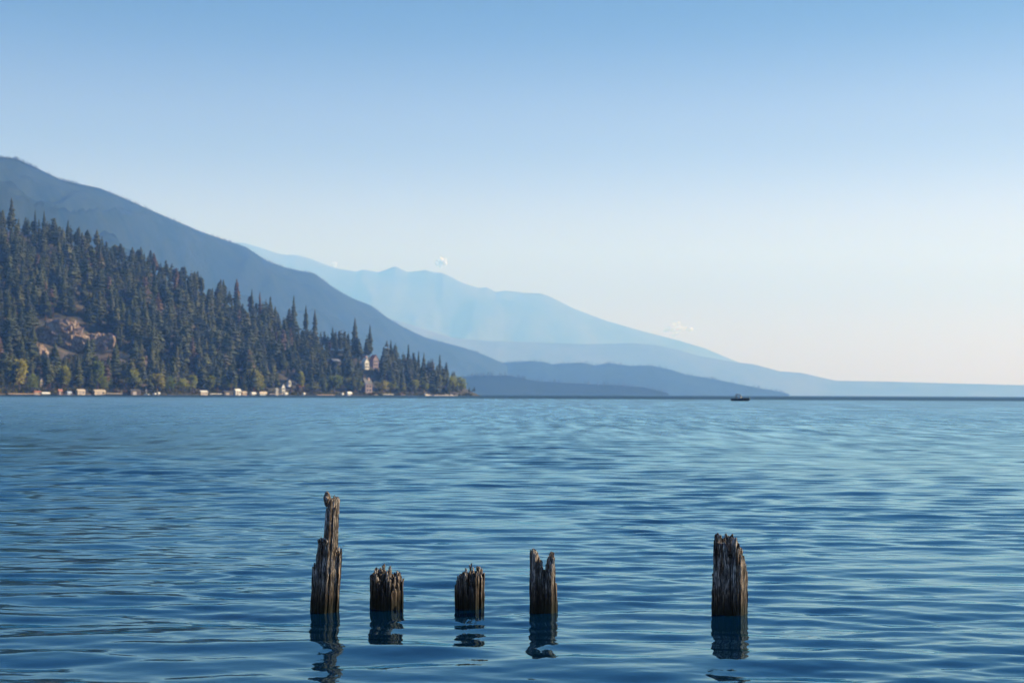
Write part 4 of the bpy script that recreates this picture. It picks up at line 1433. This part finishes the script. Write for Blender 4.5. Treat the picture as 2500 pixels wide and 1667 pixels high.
# gnarled head on the prong's left side
def prong_head():
    p = PILES[0]; ppm = p['ppm']; wl = p['wy'] - 4
    r = random.Random(8)
    V = []; F = []
    n, m = 12, 11
    c = ((796 - p['cx']) / ppm, -.01, (wl - 1222) / ppm)
    for i in range(m):
        a = math.pi * (i + .5) / m
        for k in range(n):
            q = 2 * math.pi * k / n
            w = 1 + r.uniform(-.22, .22)
            V.append((c[0] + 8.5/ppm * math.sin(a) * math.cos(q) * w * (1 if math.cos(a) > 0 else .75), c[1] + 8/ppm * math.sin(a) * math.sin(q) * w, c[2] + 19/ppm * math.cos(a) * (1 + r.uniform(-.06, .06))))
    for i in range(m - 1):
        for k in range(n):
            F.append((i*n+k, i*n+n+k, i*n+n+(k+1) % n, i*n+(k+1) % n))
    F.append(tuple(range(n-1, -1, -1))); F.append(tuple((m-1)*n + k for k in range(n)))
    mesh_obj("burl", V, F, M['pile_wood'], P1)
prong_head()
pile(PILES[1], 'short stubby pile, second from the left, with a torn crown and lit right side',
     [(903,1440),(905,1415),(907,1400),(910,1394),(914,1386),(918,1385),(920,1391),(924,1387),(928,1379),(932,1376),(937,1379),(942,1383),(948,1379),(954,1384),(957,1397),(960,1404),(964,1400),(969,1395),(974,1396),(979,1402),(982,1411),(984,1440)],
     0.0, dict(e=2.6, rot=.3), .20, [(957, 990, 1440, 'splinter')], 21, notches=((955, 962, 1425, .05),))
pile(PILES[2], 'short pile, third from the left, with a pale upright splinter in its top',
     [(1108,1470),(1110,1445),(1113,1425),(1116,1406),(1121,1402),(1127,1399),(1131,1392),(1136,1391),(1140.5,1388),(1141.2,1414),(1144.8,1414),(1145.5,1379),(1149,1377),(1153,1380),(1155,1389),(1159,1393),(1162,1387),(1166,1382),(1172,1386),(1178,1390),(1181,1400),(1183,1412),(1185,1450)],
     0.0, dict(e=3.4, rot=.45), .17, [(1145, 1155, 1420, 'splinter')], 35, notches=((1140.8, 1145.2, 1416, .02),))
pile(PILES[3], 'forked pile, fourth from the left, split by a deep notch',
     [(1290,1400),(1292,1358),(1294,1343),(1298,1338),(1303,1338),(1308,1343),(1314,1350),(1319,1357),(1323,1359),(1324.5,1384),(1328,1391),(1330,1378),(1334,1367),(1340,1357),(1344,1349),(1347,1344),(1350,1346),(1352,1362),(1355,1400),(1358,1436),(1361,1476),(1363,1490)],
     0.0, dict(e=2.6, rot=.2), .12, [(1329, 1366, 1400, 'splinter')], 44, notches=((1323.5, 1329.5, 1392, .10),))
pile(PILES[4], 'thickest pile, standing alone on the right with a pale weathered top',
     [(1734,1450),(1737,1412),(1741,1405),(1744,1402),(1745.5,1350),(1747,1325),(1749,1304),(1753,1299),(1757,1312),(1762,1313),(1766,1307),(1770,1304),(1780,1305),(1789,1304),(1794,1310),(1798,1317),(1803,1330),(1808,1337),(1813,1347),(1817,1366),(1821,1383),(1824,1398),(1826,1420)],
     0.0, dict(e=3.4, rot=.42), .14, [(1746, 1758, 1330, 'splinter')], 52, notches=((1771, 1783, 1345, .06),))

# ------------------------------------------------------------------ clouds beyond the haze
def cloud(px, py, wpx, hpx, label, seed, mat, Y=32000):
    r = random.Random(seed)
    c = at(px, py, Y); s = Y / FPX
    o = empty("cloud", c); tag(o, label, "cloud", "small clouds over the far mountains")
    for k in range(22):
        a_ = r.uniform(0, 2 * math.pi); q_ = r.random() ** .5
        x = math.cos(a_) * q_ * .44 * wpx * s; z = (math.sin(a_) * .36 * q_ - .22 * abs(math.cos(a_ * 1.5 + seed))) * hpx * s
        rr = r.uniform(.08, .17) * min(wpx, hpx * 1.4) * s
        nu, nv = 24, 16
        U, W = np.meshgrid(np.linspace(0, 2*math.pi, nu, endpoint=False), np.linspace(.01, math.pi - .01, nv))
        d = np.stack([np.sin(W)*np.cos(U), np.sin(W)*np.sin(U), np.cos(W)], -1)
        kk = rr * (1 + .28 * fbm(d[..., 0]*2 + k, d[..., 1]*2, d[..., 2]*2, seed + k, 3))
        V = (d * kk[..., None] * [1, 1, min(1, hpx / wpx * 1.4)] + [x, r.uniform(-.2, .2)*wpx*s, z]).reshape(-1, 3)
        i = np.arange(nv-1)[:, None]; j = np.arange(nu)[None, :]
        a = i*nu + j; bq = i*nu + (j+1) % nu
        me = fast_mesh("puff", V, np.stack([a, a+nu, bq+nu, bq], -1).reshape(-1, 4), True)
        me.materials.append(mat)
        q = bpy.data.objects.new("puff", me); COL.objects.link(q); q.parent = o
cloud(1077, 635, 32, 26, 'small puffy white cloud above the far pointed peak', 3, M['cloud'])
cloud(700, 620, 12, 6, 'tiny white cloud peeking over the far ridge at left', 5, M['cloud'])
cloud(817, 643, 16, 22, 'small upright cloud touching the far ridge', 7, M['thin_cloud'])
cloud(1655, 798, 90, 36, 'faint low cloud bank above the right mountain slope', 9, M['thin_cloud'])

# ------------------------------------------------------------------ haze
TOPZ = 2880.0
hz = MB().box(-29500, 29500, -29500, 29000, -3.0, TOPZ).build("haze", None)
m = bpy.data.materials.new("haze_air"); m.use_nodes = True
nt = m.node_tree; nt.nodes.clear()
pv = nt.nodes.new('ShaderNodeVolumePrincipled')
pv.inputs['Color'].default_value = HAZE_COLOR
pv.inputs['Density'].default_value = HAZE_DENSITY
pv.inputs['Absorption Color'].default_value = (1, 1, 1, 1)
pv.inputs['Anisotropy'].default_value = 0.1
om = nt.nodes.new('ShaderNodeOutputMaterial')
nt.links.new(pv.outputs[0], om.inputs['Volume'])
hz.data.materials.append(m)
tag(hz, "thin blue haze hanging over the lake and mountains", kind="stuff")
